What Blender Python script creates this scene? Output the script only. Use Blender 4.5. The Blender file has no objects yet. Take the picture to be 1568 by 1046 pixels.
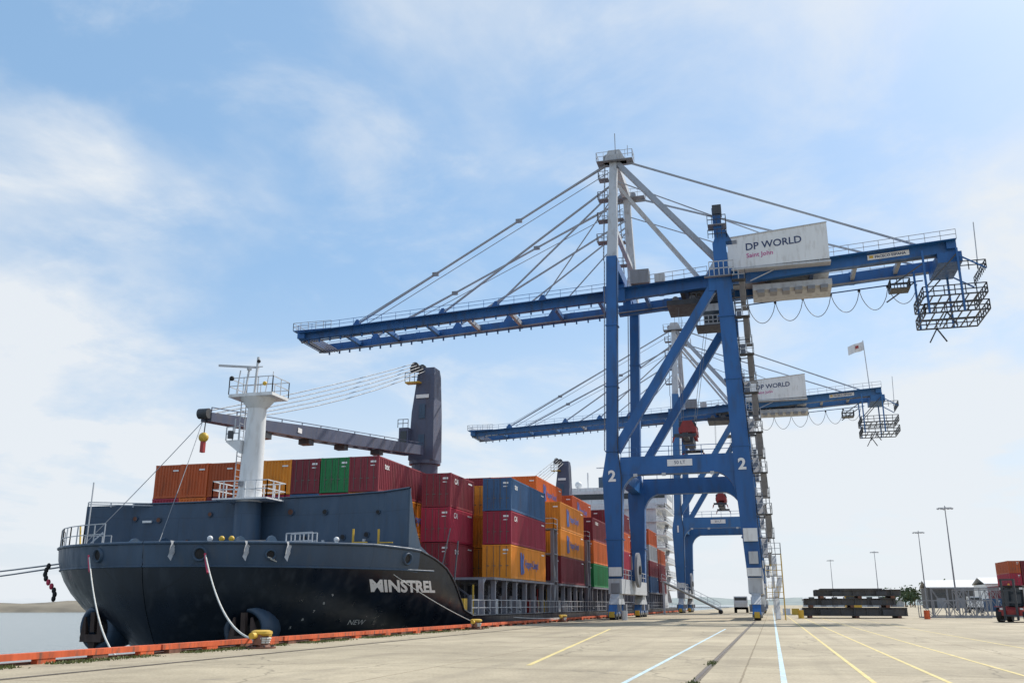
import bpy, math, random
from mathutils import Vector, Matrix
random.seed(7)
scene=bpy.context.scene
R=math.radians

# ------------------------------------------------------------------ materials
def nt(mat):
    mat.use_nodes=True
    return mat.node_tree
def paint(name,col,rough=.45,var=.25,scale=.6,metal=0.,dirt=(.12,.09,.07),dirt_amt=.25,bump=.0,objcol=False,streak=True,plates=None):
    m=bpy.data.materials.new(name); t=nt(m); n=t.nodes; l=t.links
    b=n['Principled BSDF']; b.inputs['Roughness'].default_value=rough; b.inputs['Metallic'].default_value=metal
    tc=n.new('ShaderNodeTexCoord')
    mp=n.new('ShaderNodeMapping'); mp.inputs['Scale'].default_value=(1,1,.25 if streak else 1)
    l.new(tc.outputs['Object'],mp.inputs[0])
    nz=n.new('ShaderNodeTexNoise'); nz.inputs['Scale'].default_value=scale; nz.inputs['Detail'].default_value=8; nz.inputs['Roughness'].default_value=.65
    l.new(mp.outputs[0],nz.inputs[0])
    nz2=n.new('ShaderNodeTexNoise'); nz2.inputs['Scale'].default_value=scale*5; nz2.inputs['Detail'].default_value=6
    l.new(mp.outputs[0],nz2.inputs[0])
    mr=n.new('ShaderNodeMapRange'); mr.inputs[1].default_value=.3; mr.inputs[2].default_value=.7
    mr.inputs[3].default_value=1-var; mr.inputs[4].default_value=1+var
    l.new(nz.outputs[0],mr.inputs[0])
    hs=n.new('ShaderNodeHueSaturation'); l.new(mr.outputs[0],hs.inputs['Value'])
    if objcol:
        oi=n.new('ShaderNodeObjectInfo'); l.new(oi.outputs['Color'],hs.inputs['Color'])
    else: hs.inputs['Color'].default_value=(*col,1)
    rp=n.new('ShaderNodeMapRange'); rp.inputs[1].default_value=.52; rp.inputs[2].default_value=.72; rp.inputs[3].default_value=0; rp.inputs[4].default_value=dirt_amt
    l.new(nz2.outputs[0],rp.inputs[0])
    mx=n.new('ShaderNodeMixRGB'); mx.inputs[2].default_value=(*dirt,1)
    l.new(rp.outputs[0],mx.inputs[0]); l.new(hs.outputs[0],mx.inputs[1]); out=mx.outputs[0]
    rr=n.new('ShaderNodeMapRange');rr.inputs[1].default_value=.3;rr.inputs[2].default_value=.7;rr.inputs[3].default_value=max(.05,rough-.12);rr.inputs[4].default_value=min(1,rough+.15)
    l.new(nz2.outputs[0],rr.inputs[0]);l.new(rr.outputs[0],b.inputs['Roughness'])
    if plates:
        sx=n.new('ShaderNodeSeparateXYZ');l.new(tc.outputs['Object'],sx.inputs[0])
        cx=n.new('ShaderNodeCombineXYZ');l.new(sx.outputs[plates[2]],cx.inputs[0]);l.new(sx.outputs[2],cx.inputs[1])
        br=n.new('ShaderNodeTexBrick');br.inputs['Scale'].default_value=1;br.inputs['Brick Width'].default_value=plates[0];br.inputs['Row Height'].default_value=plates[1];br.inputs['Mortar Size'].default_value=.03
        br.inputs['Color1'].default_value=(1,1,1,1);br.inputs['Color2'].default_value=(.9,.9,.9,1);br.inputs['Mortar'].default_value=(.7,.7,.7,1);br.inputs['Mortar Smooth'].default_value=.6
        l.new(cx.outputs[0],br.inputs[0])
        mm=n.new('ShaderNodeMixRGB');mm.blend_type='MULTIPLY';mm.inputs[0].default_value=.8;l.new(out,mm.inputs[1]);l.new(br.outputs[0],mm.inputs[2]);out=mm.outputs[0]
    l.new(out,b.inputs['Base Color'])
    if bump:
        bp=n.new('ShaderNodeBump'); bp.inputs['Strength'].default_value=bump; bp.inputs['Distance'].default_value=.05
        l.new(nz2.outputs[0],bp.inputs['Height']); l.new(bp.outputs[0],b.inputs['Normal'])
    return m
M={}
M['blue']=paint('crane_blue',(.011,.100,.31),.45,.22,.3,dirt=(.05,.07,.1),dirt_amt=.5)
M['white']=paint('white_paint',(.72,.73,.74),.45,.08,.5,dirt=(.3,.26,.22),dirt_amt=.35)
M['greyw']=paint('light_grey_paint',(.47,.49,.52),.5,.12,.5,dirt=(.2,.17,.15),dirt_amt=.4)
M['grey']=paint('grey_paint',(.22,.23,.26),.5,.2,.6)
M['dark']=paint('dark_steel',(.04,.045,.055),.5,.3,.8)
M['black']=paint('black_rubber',(.012,.012,.014),.7,.3,2)
M['cable']=paint('cable',(.20,.22,.25),.5,.1,1)
M['stay']=paint('stay_bar_paint',(.30,.33,.38),.5,.1,1)
M['yellow']=paint('yellow_paint',(.60,.38,.04),.5,.2,1)
M['red']=paint('red_paint',(.32,.03,.028),.45,.25,1)
M['hull']=paint('hull_black',(.008,.014,.026),.36,.45,.35,dirt=(.05,.06,.075),dirt_amt=.45,bump=.06,plates=(7.5,2.1,1))
M['slate']=paint('ship_slate_blue',(.042,.082,.140),.5,.14,.5,dirt=(.10,.10,.10),dirt_amt=.3,plates=(6.,2.4,0))
M['slateh']=paint('ship_bulwark_blue',(.036,.070,.120),.5,.16,.5,dirt=(.10,.10,.10),dirt_amt=.35,plates=(6.,9,1))
M['deckgrey']=paint('ship_grey',(.19,.195,.23),.5,.25,.7,dirt=(.2,.1,.06),dirt_amt=.5)
M['coam']=paint('coaming_grey',(.065,.075,.10),.6,.3,.7,dirt=(.12,.07,.05),dirt_amt=.5)
M['craneship']=paint('deck_crane_blue_grey',(.07,.082,.135),.5,.15,.5)
M['rust']=paint('rust',(.16,.07,.045),.8,.5,2,bump=.3)
M['anchor']=paint('anchor_rust',(.055,.035,.03),.8,.5,2,bump=.3)
M['rope']=paint('rope',(.55,.55,.52),.9,.2,6)
M['ropered']=paint('rope_red',(.5,.05,.1),.9,.2,6)
M['glass']=paint('dark_glass',(.02,.03,.04),.12,.1,1,dirt_amt=.05)
M['text_w']=paint('white_lettering',(.78,.78,.78),.5,.05,3,dirt_amt=.1)
M['text_d']=paint('dark_lettering',(.02,.04,.12),.5,.05,3,dirt_amt=.0)
M['text_m']=paint('magenta_lettering',(.5,.03,.25),.5,.05,3,dirt_amt=.0)
M['text_b']=paint('blue_lettering',(.03,.10,.38),.5,.05,3,dirt_amt=.0)
M['text_k']=paint('rail_orange',(.60,.105,.03),.75,.35,1.2,dirt=(.13,.08,.06),dirt_amt=.8,bump=.3)
M['cont']=paint('container_paint',(1,1,1),.58,.18,.45,objcol=True,dirt=(.09,.06,.05),dirt_amt=.35)
M['contdark']=paint('container_fittings',(.12,.11,.10),.5,.2,2)
M['steel']=paint('rail_steel',(.18,.15,.13),.4,.3,3,metal=.6)
M['groove']=paint('rail_groove',(.14,.12,.095),.9,.3,3)
M['lineblue']=paint('pale_blue_marking',(.44,.58,.66),.8,.2,1.2,dirt=(.42,.37,.29),dirt_amt=1,streak=False)
M['lineyellow']=paint('yellow_marking',(.62,.50,.20),.8,.2,1.2,dirt=(.42,.36,.27),dirt_amt=1,streak=False)

# ------------------------------------------------------------------ mesh builder
class P:
    def __init__(s): s.v=[];s.f=[];s.m=[];s.mats=[];s.sm=[]
    def mi(s,k):
        if k not in s.mats: s.mats.append(k)
        return s.mats.index(k)
    def add(s,vs,fs,mat,smooth=False):
        o=len(s.v); s.v+= [tuple(x) for x in vs]; i=s.mi(mat)
        for f in fs: s.f.append(tuple(o+k for k in f)); s.m.append(i); s.sm.append(smooth)
    def box(s,a,b,mat):
        x0,y0,z0=a;x1,y1,z1=b
        vs=[(x0,y0,z0),(x1,y0,z0),(x1,y1,z0),(x0,y1,z0),(x0,y0,z1),(x1,y0,z1),(x1,y1,z1),(x0,y1,z1)]
        s.add(vs,[(3,2,1,0),(4,5,6,7),(0,1,5,4),(1,2,6,5),(2,3,7,6),(3,0,4,7)],mat)
    def beam(s,a,b,w,h,mat,w2=None,h2=None):
        a=Vector(a);b=Vector(b);d=(b-a).normalized()
        if abs(d.z)>.75: side=Vector((1,0,0)); side=(side-d*side.dot(d)).normalized(); up=d.cross(side)*-1
        else: side=d.cross(Vector((0,0,1))).normalized(); up=side.cross(d)
        w2=w if w2 is None else w2; h2=h if h2 is None else h2
        vs=[]
        for c,ww,hh in((a,w,h),(b,w2,h2)):
            for sx,sy in((-1,-1),(1,-1),(1,1),(-1,1)): vs.append(c+side*sx*ww/2+up*sy*hh/2)
        s.add(vs,[(3,2,1,0),(4,5,6,7),(0,1,5,4),(1,2,6,5),(2,3,7,6),(3,0,4,7)],mat)
    def cyl(s,a,b,r1,mat,r2=None,n=12,caps=True):
        a=Vector(a);b=Vector(b);d=(b-a).normalized(); r2=r1 if r2 is None else r2
        u=d.orthogonal().normalized(); w=d.cross(u)
        vs=[]
        for c,r in((a,r1),(b,r2)):
            for i in range(n):
                t=2*math.pi*i/n; vs.append(c+u*math.cos(t)*r+w*math.sin(t)*r)
        s.add(vs,[(i,(i+1)%n,n+(i+1)%n,n+i) for i in range(n)],mat,True)
        if caps:
            s.add(vs[:n],[tuple(reversed(range(n)))],mat); s.add(vs[n:],[tuple(range(n))],mat)
    def tube(s,pts,r,mat,n=6):
        for i in range(len(pts)-1): s.cyl(pts[i],pts[i+1],r,mat,n=n,caps=False)
    def sphere(s,c,r,mat,n=10,sc=(1,1,1)):
        vs=[];fs=[]
        for j in range(n+1):
            ph=math.pi*j/n
            for i in range(n*2):
                t=math.pi*i/n
                vs.append((c[0]+r*sc[0]*math.sin(ph)*math.cos(t),c[1]+r*sc[1]*math.sin(ph)*math.sin(t),c[2]+r*sc[2]*math.cos(ph)))
        for j in range(n):
            for i in range(n*2):
                a=j*2*n+i;b=j*2*n+(i+1)%(2*n); fs.append((a,a+2*n,b+2*n,b))
        s.add(vs,fs,mat,True)
    def prism(s,pts,off,mat):
        n=len(pts); off=Vector(off)
        vs=[Vector(p) for p in pts]+[Vector(p)+off for p in pts]
        s.add(vs,[tuple(range(n)),tuple(reversed(range(n,2*n)))]+[(i,n+i,n+(i+1)%n,(i+1)%n) for i in range(n)],mat)
    def rail(s,pts,h=1.1,sp=1.6,mat='white',r=.03,mid=True):
        for i in range(len(pts)-1):
            a=Vector(pts[i]);b=Vector(pts[i+1]);L=(b-a).length;n=max(1,round(L/sp))
            for k in range(n+1):
                q=a.lerp(b,k/n); s.beam(q,q+Vector((0,0,h)),r*2,r*2,mat)
            for zz in ((h,h*.5) if mid else (h,)):
                s.beam(a+Vector((0,0,zz)),b+Vector((0,0,zz)),r*2,r*2,mat)
    def text(s,txt,size,origin,right,up,mat,off=0.0,fn=None,align='CENTER'):
        cu=bpy.data.curves.new('t','FONT'); cu.body=txt; cu.size=size; cu.offset=off; cu.align_x=align; cu.align_y='CENTER'; cu.resolution_u=3
        ob=bpy.data.objects.new('t',cu); scene.collection.objects.link(ob)
        dg=bpy.context.evaluated_depsgraph_get(); dg.update()
        me=bpy.data.meshes.new_from_object(ob.evaluated_get(dg))
        o=Vector(origin);r=Vector(right);u=Vector(up)
        if fn: vs=[fn(v.co.x,v.co.y) for v in me.vertices]
        else: vs=[o+r*v.co.x+u*v.co.y for v in me.vertices]
        s.add(vs,[tuple(p.vertices) for p in me.polygons],mat)
        bpy.data.objects.remove(ob); bpy.data.curves.remove(cu); bpy.data.meshes.remove(me)
    def mesh(s,name):
        me=bpy.data.meshes.new(name); me.from_pydata(s.v,[],s.f)
        for k in s.mats: me.materials.append(M[k])
        me.polygons.foreach_set('material_index',s.m); me.polygons.foreach_set('use_smooth',s.sm); me.update()
        return me
    def obj(s,name,parent=None,loc=None):
        ob=bpy.data.objects.new(name,s.mesh(name)); scene.collection.objects.link(ob)
        if parent: ob.parent=parent
        if loc: ob.location=loc
        return ob
def empty(name,loc=(0,0,0)):
    e=bpy.data.objects.new(name,None); scene.collection.objects.link(e); e.location=loc; return e
def sag(a,b,s,n=16):
    a=Vector(a);b=Vector(b)
    return [a.lerp(b,i/n)-Vector((0,0,s*4*(i/n)*(1-i/n))) for i in range(n+1)]

# ------------------------------------------------------------------ ground
def ground_mat():
    m=bpy.data.materials.new('concrete_apron'); t=nt(m);n=t.nodes;l=t.links;b=n['Principled BSDF']
    b.inputs['Roughness'].default_value=.85
    tc=n.new('ShaderNodeTexCoord')
    a=n.new('ShaderNodeTexNoise'); a.inputs['Scale'].default_value=.16;a.inputs['Detail'].default_value=12;a.inputs['Roughness'].default_value=.74; l.new(tc.outputs['Object'],a.inputs[0])
    cr=n.new('ShaderNodeValToRGB'); e=cr.color_ramp.elements; e[0].position=.34;e[0].color=(.27,.225,.155,1);e[1].position=.64;e[1].color=(.48,.41,.29,1)
    l.new(a.outputs[0],cr.inputs[0])
    c=n.new('ShaderNodeTexNoise'); c.inputs['Scale'].default_value=14;c.inputs['Detail'].default_value=8; l.new(tc.outputs['Object'],c.inputs[0])
    mr=n.new('ShaderNodeMapRange');mr.inputs[1].default_value=.3;mr.inputs[2].default_value=.7;mr.inputs[3].default_value=.80;mr.inputs[4].default_value=1.12;l.new(c.outputs[0],mr.inputs[0])
    mu=n.new('ShaderNodeMixRGB');mu.blend_type='MULTIPLY';mu.inputs[0].default_value=1;l.new(cr.outputs[0],mu.inputs[1]);l.new(mr.outputs[0],mu.inputs[2])
    mp=n.new('ShaderNodeMapping');mp.inputs['Scale'].default_value=(.9,.03,1);l.new(tc.outputs['Object'],mp.inputs[0])
    s=n.new('ShaderNodeTexNoise');s.inputs['Scale'].default_value=1;s.inputs['Detail'].default_value=5;l.new(mp.outputs[0],s.inputs[0])
    sr=n.new('ShaderNodeMapRange');sr.inputs[1].default_value=.52;sr.inputs[2].default_value=.76;sr.inputs[3].default_value=0;sr.inputs[4].default_value=.6;l.new(s.outputs[0],sr.inputs[0])
    m2=n.new('ShaderNodeMixRGB');m2.inputs[2].default_value=(.22,.185,.135,1);l.new(sr.outputs[0],m2.inputs[0]);l.new(mu.outputs[0],m2.inputs[1])
    # oil spots
    os_=n.new('ShaderNodeTexNoise');os_.inputs['Scale'].default_value=1.1;os_.inputs['Detail'].default_value=3;l.new(tc.outputs['Object'],os_.inputs[0])
    orr=n.new('ShaderNodeMapRange');orr.inputs[1].default_value=.64;orr.inputs[2].default_value=.74;orr.inputs[3].default_value=0;orr.inputs[4].default_value=.55;l.new(os_.outputs[0],orr.inputs[0])
    mo=n.new('ShaderNodeMixRGB');mo.inputs[2].default_value=(.17,.15,.12,1);l.new(orr.outputs[0],mo.inputs[0]);l.new(m2.outputs[0],mo.inputs[1])
    br=n.new('ShaderNodeTexBrick');br.inputs['Scale'].default_value=1;br.inputs['Mortar Size'].default_value=.025;br.inputs['Brick Width'].default_value=7.5;br.inputs['Row Height'].default_value=6;br.offset=0
    br.inputs['Color1'].default_value=(1,1,1,1);br.inputs['Color2'].default_value=(.88,.88,.87,1);br.inputs['Mortar'].default_value=(.5,.46,.4,1)
    mpb=n.new('ShaderNodeMapping');mpb.inputs['Location'].default_value=(.7,1.3,0)
    wob=n.new('ShaderNodeTexNoise');wob.inputs['Scale'].default_value=2.5;wob.inputs['Detail'].default_value=4;l.new(tc.outputs['Object'],wob.inputs[0])
    wa=n.new('ShaderNodeMixRGB');wa.blend_type='ADD';wa.inputs[0].default_value=.06;l.new(tc.outputs['Object'],wa.inputs[1]);l.new(wob.outputs[1],wa.inputs[2])
    l.new(wa.outputs[0],mpb.inputs[0]);l.new(mpb.outputs[0],br.inputs[0])
    m3=n.new('ShaderNodeMixRGB');m3.blend_type='MULTIPLY';m3.inputs[0].default_value=.85;l.new(mo.outputs[0],m3.inputs[1]);l.new(br.outputs[0],m3.inputs[2])
    vo=n.new('ShaderNodeTexVoronoi');vo.feature='DISTANCE_TO_EDGE';vo.inputs['Scale'].default_value=.16
    nzd=n.new('ShaderNodeTexNoise');nzd.inputs['Scale'].default_value=.8;nzd.inputs['Detail'].default_value=7;l.new(tc.outputs['Object'],nzd.inputs[0])
    va=n.new('ShaderNodeMixRGB');va.inputs[0].default_value=1;l.new(tc.outputs['Object'],va.inputs[1]);va.blend_type='ADD';l.new(nzd.outputs[1],va.inputs[2]);l.new(va.outputs[0],vo.inputs[0])
    vr=n.new('ShaderNodeMapRange');vr.inputs[1].default_value=.0;vr.inputs[2].default_value=.008;vr.inputs[3].default_value=.55;vr.inputs[4].default_value=1;l.new(vo.outputs[0],vr.inputs[0])
    m4=n.new('ShaderNodeMixRGB');m4.blend_type='MULTIPLY';m4.inputs[0].default_value=1;l.new(m3.outputs[0],m4.inputs[1]);l.new(vr.outputs[0],m4.inputs[2])
    l.new(m4.outputs[0],b.inputs['Base Color'])
    bp=n.new('ShaderNodeBump');bp.inputs['Strength'].default_value=.35;bp.inputs['Distance'].default_value=.03;l.new(c.outputs[0],bp.inputs['Height']);l.new(bp.outputs[0],b.inputs['Normal'])
    return m
M['ground']=ground_mat()
EX=-18.8
p=P(); p.add([(EX,-300,0),(4000,-300,0),(4000,4000,0),(EX,4000,0)],[(0,1,2,3)],'ground'); p.obj('ground')
M['wall']=paint('quay_wall_concrete',(.14,.125,.10),.9,.3,.5,bump=.4)
p=P(); p.box((EX-.3,-300,-9),(EX-.002,4000,-.004),'wall')
for y in range(0,230,12): p.cyl((EX-.65,y+6,-4),(EX-.65,y+6,-.8),.45,'black')
p.obj('quay_wall')
m=bpy.data.materials.new('harbour_water');t=nt(m);b=t.nodes['Principled BSDF'];b.inputs['Base Color'].default_value=(.13,.16,.16,1);b.inputs['Roughness'].default_value=.18
tc=t.nodes.new('ShaderNodeTexCoord');mp=t.nodes.new('ShaderNodeMapping');mp.inputs['Scale'].default_value=(.5,1.1,1);t.links.new(tc.outputs['Object'],mp.inputs[0])
nz=t.nodes.new('ShaderNodeTexNoise');nz.inputs['Scale'].default_value=.7;nz.inputs['Detail'].default_value=7;t.links.new(mp.outputs[0],nz.inputs[0])
bp=t.nodes.new('ShaderNodeBump');bp.inputs['Strength'].default_value=.8;bp.inputs['Distance'].default_value=.7;t.links.new(nz.outputs[0],bp.inputs['Height']);t.links.new(bp.outputs[0],b.inputs['Normal'])
M['water']=m
p=P();p.add([(-5000,-1000,-5),(-19,-1000,-5),(-19,5000,-5),(-5000,5000,-5)],[(0,1,2,3)],'water');p.obj('water')
p=P()
def strip(x,w,y0,y1,mat,z=.004): p.add([(x-w/2,y0,z),(x+w/2,y0,z),(x+w/2,y1,z),(x-w/2,y1,z)],[(0,1,2,3)],mat)
strip(.12,.12,5,400,'lineblue');strip(-2.95,.11,5,62,'lineblue')
for x in(1.85,3.3,5.2,8.5): strip(x,.10,5,300,'lineyellow')
p.add([(-6.2,24,.004),(-6.06,24,.004),(-9.9,60,.004),(-10.05,60,.004)],[(0,1,2,3)],'lineyellow')
p.obj('painted_markings')
p=P()
for x in(-15.5,-1.62):
    p.add([(x-.09,-50,.005),(x+.09,-50,.005),(x+.09,500,.005),(x-.09,500,.005)],[(0,1,2,3)],'groove')
    p.box((x-.03,-50,.006),(x+.03,500,.018),'steel')
p.obj('crane_rail')
p=P(); y=-20
while y<230:
    L=7.6; j=random.uniform(-.015,.015)
    p.box((EX-.02+j,y,.13),(EX+.24+j,y+L,.29),'text_k')
    for k in range(4): p.box((EX+.02,y+.35+k*2.1,.0),(EX+.22,y+1.0+k*2.1,.129),'text_k' if k%2 else 'rust')
    y+=L+.12
p.box((EX-.28,-20,-.25),(EX-.03,230,.05),'rust')
p.obj('quay_edge_kerb')
mg=bpy.data.materials.new('grass');t=nt(mg);t.nodes['Principled BSDF'].inputs['Base Color'].default_value=(.11,.13,.03,1);M['grass']=mg
p=P()
for i in range(9000):
    y=random.uniform(12,60); 
    if math.sin(y*.9)+math.sin(y*2.3+1)<-.5: continue
    x=EX+.33+abs(random.gauss(0,.3)); h=random.uniform(.02,.09);a=random.uniform(0,6.28);w=.025
    p.add([(x-w*math.cos(a),y-w*math.sin(a),0),(x+w*math.cos(a),y+w*math.sin(a),0),(x+random.gauss(0,.03),y+random.gauss(0,.03),h)],[(0,1,2)],'grass')
for i in range(500):
    y=random.choice((12.5,14,19,26))+random.gauss(0,.5);x=-1.62+random.gauss(0,.06);h=random.uniform(.02,.06)
    p.add([(x-.02,y,0),(x+.02,y,0),(x,y,h)],[(0,1,2)],'grass')
p.obj('grass')

def bollard(x,y):
    p=P()
    p.cyl((0,0,0),(0,0,.06),.52,'rust',n=20)
    p.cyl((0,0,.06),(0,0,.16),.36,'rust',.24,n=20); p.cyl((0,0,.16),(0,0,.42),.23,'rust',.22,n=20)
    p.cyl((0,0,.42),(0,0,.50),.24,'yellow',.38,n=20); p.cyl((0,0,.50),(0,0,.58),.38,'yellow',.36,n=20); p.cyl((0,0,.58),(0,0,.62),.36,'yellow',.26,n=20)
    p.cyl((-.05,-.62,.44),(-.05,.62,.44),.11,'yellow',n=12);
    for s in(-1,1): p.cyl((0,s*.30,.1),(0,s*.2,.44),.16,'rust',n=12)
    for k in range(8):
        a=k*math.pi/4; p.cyl((.43*math.cos(a),.43*math.sin(a),.06),(.43*math.cos(a),.43*math.sin(a),.10),.04,'dark',n=6)
    for k in range(3):
        p.tube([((.27+.02*k)*math.cos(q*math.pi/6),(.27+.02*k)*math.sin(q*math.pi/6),.2+.07*k) for q in range(13)],.04,'rope',6)
    p.obj('mooring_bollard',loc=(x,y,0))
for x,y in((-17.6,30.6),(-17.9,57),(-17.9,82.5),(-17.9,108),(-17.9,134)): bollard(x,y)

# ------------------------------------------------------------------ ship
CX=-33.3;HB=13.3;WL=-5.
ship=empty('container_ship')
def interp(tb,x):
    if x<=tb[0][0]: return tb[0][1]
    for (a,b),(c,d) in zip(tb,tb[1:]):
        if x<=c:
            u=(x-a)/(c-a); return b+(d-b)*u
    return tb[-1][1]
SH=[(44.5,4.75),(51,4.85),(54.3,4.7),(56,4.25),(57.5,3.75),(58.8,3.0),(60,2.0),(61.1,1.15),(62.8,.75),(240,.75)]
def flare(z):
    k=min(1,max(0,(z-WL)/9.85)); return (1-k)**2.1
def stemY(z): return 44.5+6.5*flare(z)
def hb(Y,z):
    m=flare(z);L=15+31*m;s=(stemY(z)+L-Y)/L
    if s<=0: w=1
    elif s>=1: w=0
    else: w=(1-s**(2-.65*m))**(.5+.85*m)
    if Y>195: w*=1-.25*((Y-195)/37)**2*(1-max(0,min(1,(z-WL)/5.7)))
    return HB*w
Ys=[44.5+15.5*(1-math.cos(i/30*math.pi/2)) for i in range(31)]+[60.6,61.1,62,62.8,64,66,70,76,84,100,130,160,190,200,210,220,226,232]
Ks=[0,.1,.2,.3,.4,.5,.58,.66,.74,.81,.872,.93,1.0]
p=P()
rows=[]
for Y0 in Ys:
    zt=interp(SH,Y0); r=[]
    for k in Ks:
        z=WL-.5+k*(zt-WL+.5); fade=max(0,1-(Y0-44.5)/30); Y=Y0+(stemY(z)-44.5)*fade
        r.append((Y,z,hb(Y,z) if Y0>44.5 else 0.02))
    rows.append(r)
for sgn in(1,-1):
    vs=[(CX+sgn*h,Y,z) for r in rows for(Y,z,h) in r]; n=len(Ks)
    fh=[];fs=[]
    for i in range(len(rows)-1):
        for j in range(n-1):
            q=(i*n+j,(i+1)*n+j,(i+1)*n+j+1,i*n+j+1)
            if sgn<0:q=q[::-1]
            yc=sum(vs[k][1] for k in q)/4
            if j>=10 and yc<54.6: fs.append(q)
            else: fh.append(q)
    p.add(vs,fh,'hull',True); p.add(vs,fs,'slateh',True)
def deck(y0,y1,z,mat,inset=.05,n=24):
    vs=[];fs=[]
    for i in range(n+1):
        Y=y0+(y1-y0)*i/n; h=max(.01,hb(Y,z)-inset); vs+=[(CX-h,Y,z),(CX+h,Y,z)]
    for i in range(n): fs.append((2*i,2*i+1,2*i+3,2*i+2))
    p.add(vs,fs,mat)
deck(45.4,56,3.75,'slate'); deck(56,232,.68,'deckgrey',n=60)
bz=[.68,1.4,2.1,2.8,3.5,3.75]
vs=[(CX+s*(hb(56,z)-.06),56.0,z) for z in bz for s in(-1,1)]
p.add(vs,[(2*i,2*i+1,2*i+3,2*i+2) for i in range(len(bz)-1)],'slate')
zt=.75;p.add([(CX-13.3,232,zt),(CX+13.3,232,zt),(CX+9.9,232,-5.5),(CX-9.9,232,-5.5)],[(0,1,2,3)],'hull')
for sgn in(1,-1):
    for zz,rr,mt in((3.5,.06,'slateh'),(None,.09,'slateh')):
        pts=[]
        for Y0 in Ys[:26 if zz else 48]:
            z=zz if zz else interp(SH,Y0); fade=max(0,1-(Y0-44.5)/30); Y=Y0+(stemY(z)-44.5)*fade
            pts.append((CX+sgn*(hb(Y,z)+.02),Y,z))
        if zz: p.tube(pts,rr,mt,6)
        else: p.tube(pts[:24],rr,mt,6);p.tube(pts[23:],.07,'hull',6)
hull=p.obj('hull',ship)
p=P()
def onhull(x,y,yc,zc,sh=.85):
    Y=yc+x-sh*y; z=zc+y; return Vector((CX+hb(Y,z)+.035,Y,z))
def lay(txt,size,yc,zc,mat='text_w',off=.018,sx=1.,sh=.85):
    p.text(txt,size,(0,0,0),(0,1,0),(0,0,1),mat,off=off,fn=lambda x,y:onhull(x*sx,y,yc,zc,sh))
lay('MINSTREL',.93,54.1,2.52,sx=1.22,off=.036)
lay('NEW',.42,53.0,.45,off=.0)
for k in range(9): lay(str(9-k if k%2==0 else 8),.2,50.0,2.0-k*.45,off=.0)
p.obj('ship_name_lettering',ship)
# forecastle
p=P()
wp=[(-44.6,53.2),(-42.5,55.4),(-38,55.7),(-27,55.7),(-23.6,55.1),(-21.3,53.8)]
def wallz(x): return 8.15+.35*(x+44.6)/23.5
vs=[];
for x,y in wp: vs+=[(x,y,3.7),(x,y,wallz(x) if x>-43 else 7.9)]
for x,y in wp: vs+=[(x,y+.15,3.7),(x,y+.15,wallz(x) if x>-43 else 7.9)]
n=len(wp);fs=[(2*i,2*i+2,2*i+3,2*i+1) for i in range(n-1)]+[(2*n+2*i+1,2*n+2*i+3,2*n+2*i+2,2*n+2*i) for i in range(n-1)]+[(2*i+1,2*i+3,2*n+2*i+3,2*n+2*i+1) for i in range(n-1)]
fs+=[(0,1,2*n+1,2*n),(2*n-2,2*n-1,4*n-1,4*n-2)]
p.add(vs,fs,'slate')
def hx(Y,z,o=-.06): return CX+hb(Y,min(z,4.8))+o
p.prism([(-21.3,53.8,8.5),(-21.3,53.8,4.0),(hx(57.4,3.7),57.4,3.7),(hx(56,4.2),56.0,4.25),(-21.0,55.1,5.0),(-21.15,54.5,6.2)],(-.12,0,0),'slateh')
p.tube([(-42.5,55.35,8.2),(-38,55.65,8.25),(-27,55.65,8.42),(-23.6,55.05,8.47),(-21.3,53.75,8.5)],.06,'slateh')
p.rail([(-44.6,53.3,7.9),(-41,55.6,7.95)],mat='greyw',h=.3)
def wy(x): return interp([(a,b) for a,b in wp],x)
for x,z,r in((-40.5,7.1,.2),(-38.2,5.6,.16),(-36.6,7.4,.18),(-30.5,7.4,.24),(-28.0,7.35,.2),(-26.6,5.7,.2),(-24.8,5.8,.2),(-29.4,5.7,.2),(-35.6,5.7,.2),(-42.3,7.2,.2),(-24.0,7.2,.16)):
    y=wy(x); p.cyl((x,y-.0,z),(x,y-.10,z),r,'slateh',n=16); p.cyl((x,y-.10,z),(x,y-.12,z),r*.75,'rust' if x<-36 or x>-31 and x<-30 else 'black',n=16)
p.box((-41.6,55.2,6.9),(-40.9,55.3,7.05),'text_w')
p.tube([(-43,54.8,5.3),(-38,55.5,5.35),(-34.6,55.5,5.35)],.04,'greyw');p.tube([(-32,55.5,5.0),(-27,55.5,5.05),(-24,54.9,5.0)],.04,'slateh')
for x in(-41,-39.5,-32,-28.5,-25.5):  # lockers and vents against the wall
    y=wy(x)-.5; p.box((x-.3,y-.3,3.75),(x+.3,y+.3,5.35),'slateh'); p.cyl((x+.7,y,3.75),(x+.7,y,5.5),.12,'greyw',n=8)
def sheerpt(Y,sgn,dz=0): 
    z=interp(SH,Y); return (CX+sgn*(hb(Y,z)-.1),Y,z+dz)
p.rail([sheerpt(Y,-1) for Y in(44.9,45.6,46.6,47.8,49.3,51)],h=1.15,sp=1.1,mat='greyw',r=.025)
for x,y in((-37,50),(-29.6,50)):
    p.cyl((x-1,y,4.7),(x+1,y,4.7),.5,'dark',n=16); p.cyl((x-1.1,y,4.7),(x-1,y,4.7),.75,'slate',n=16);p.cyl((x+1,y,4.7),(x+1.1,y,4.7),.75,'slate',n=16)
    p.box((x+.3,y-.5,3.75),(x+.7,y+.8,4.6),'slate')
p.rail([(-27.6,50.0,4.6),(-26.2,50.6,4.7)],h=.95,sp=.5,mat='greyw')
p.rail([(-27.6,50.6,4.6),(-26.2,51.2,4.7)],h=.95,sp=.5,mat='greyw')
for x,y in((-24.2,52),(-22.8,52.6)):
    p.beam((x,y,4.3),(x,y,5.9),.1,.1,'yellow'); p.beam((x,y,5.1),(x+.9,y+.1,5.1),.07,.07,'yellow')
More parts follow.
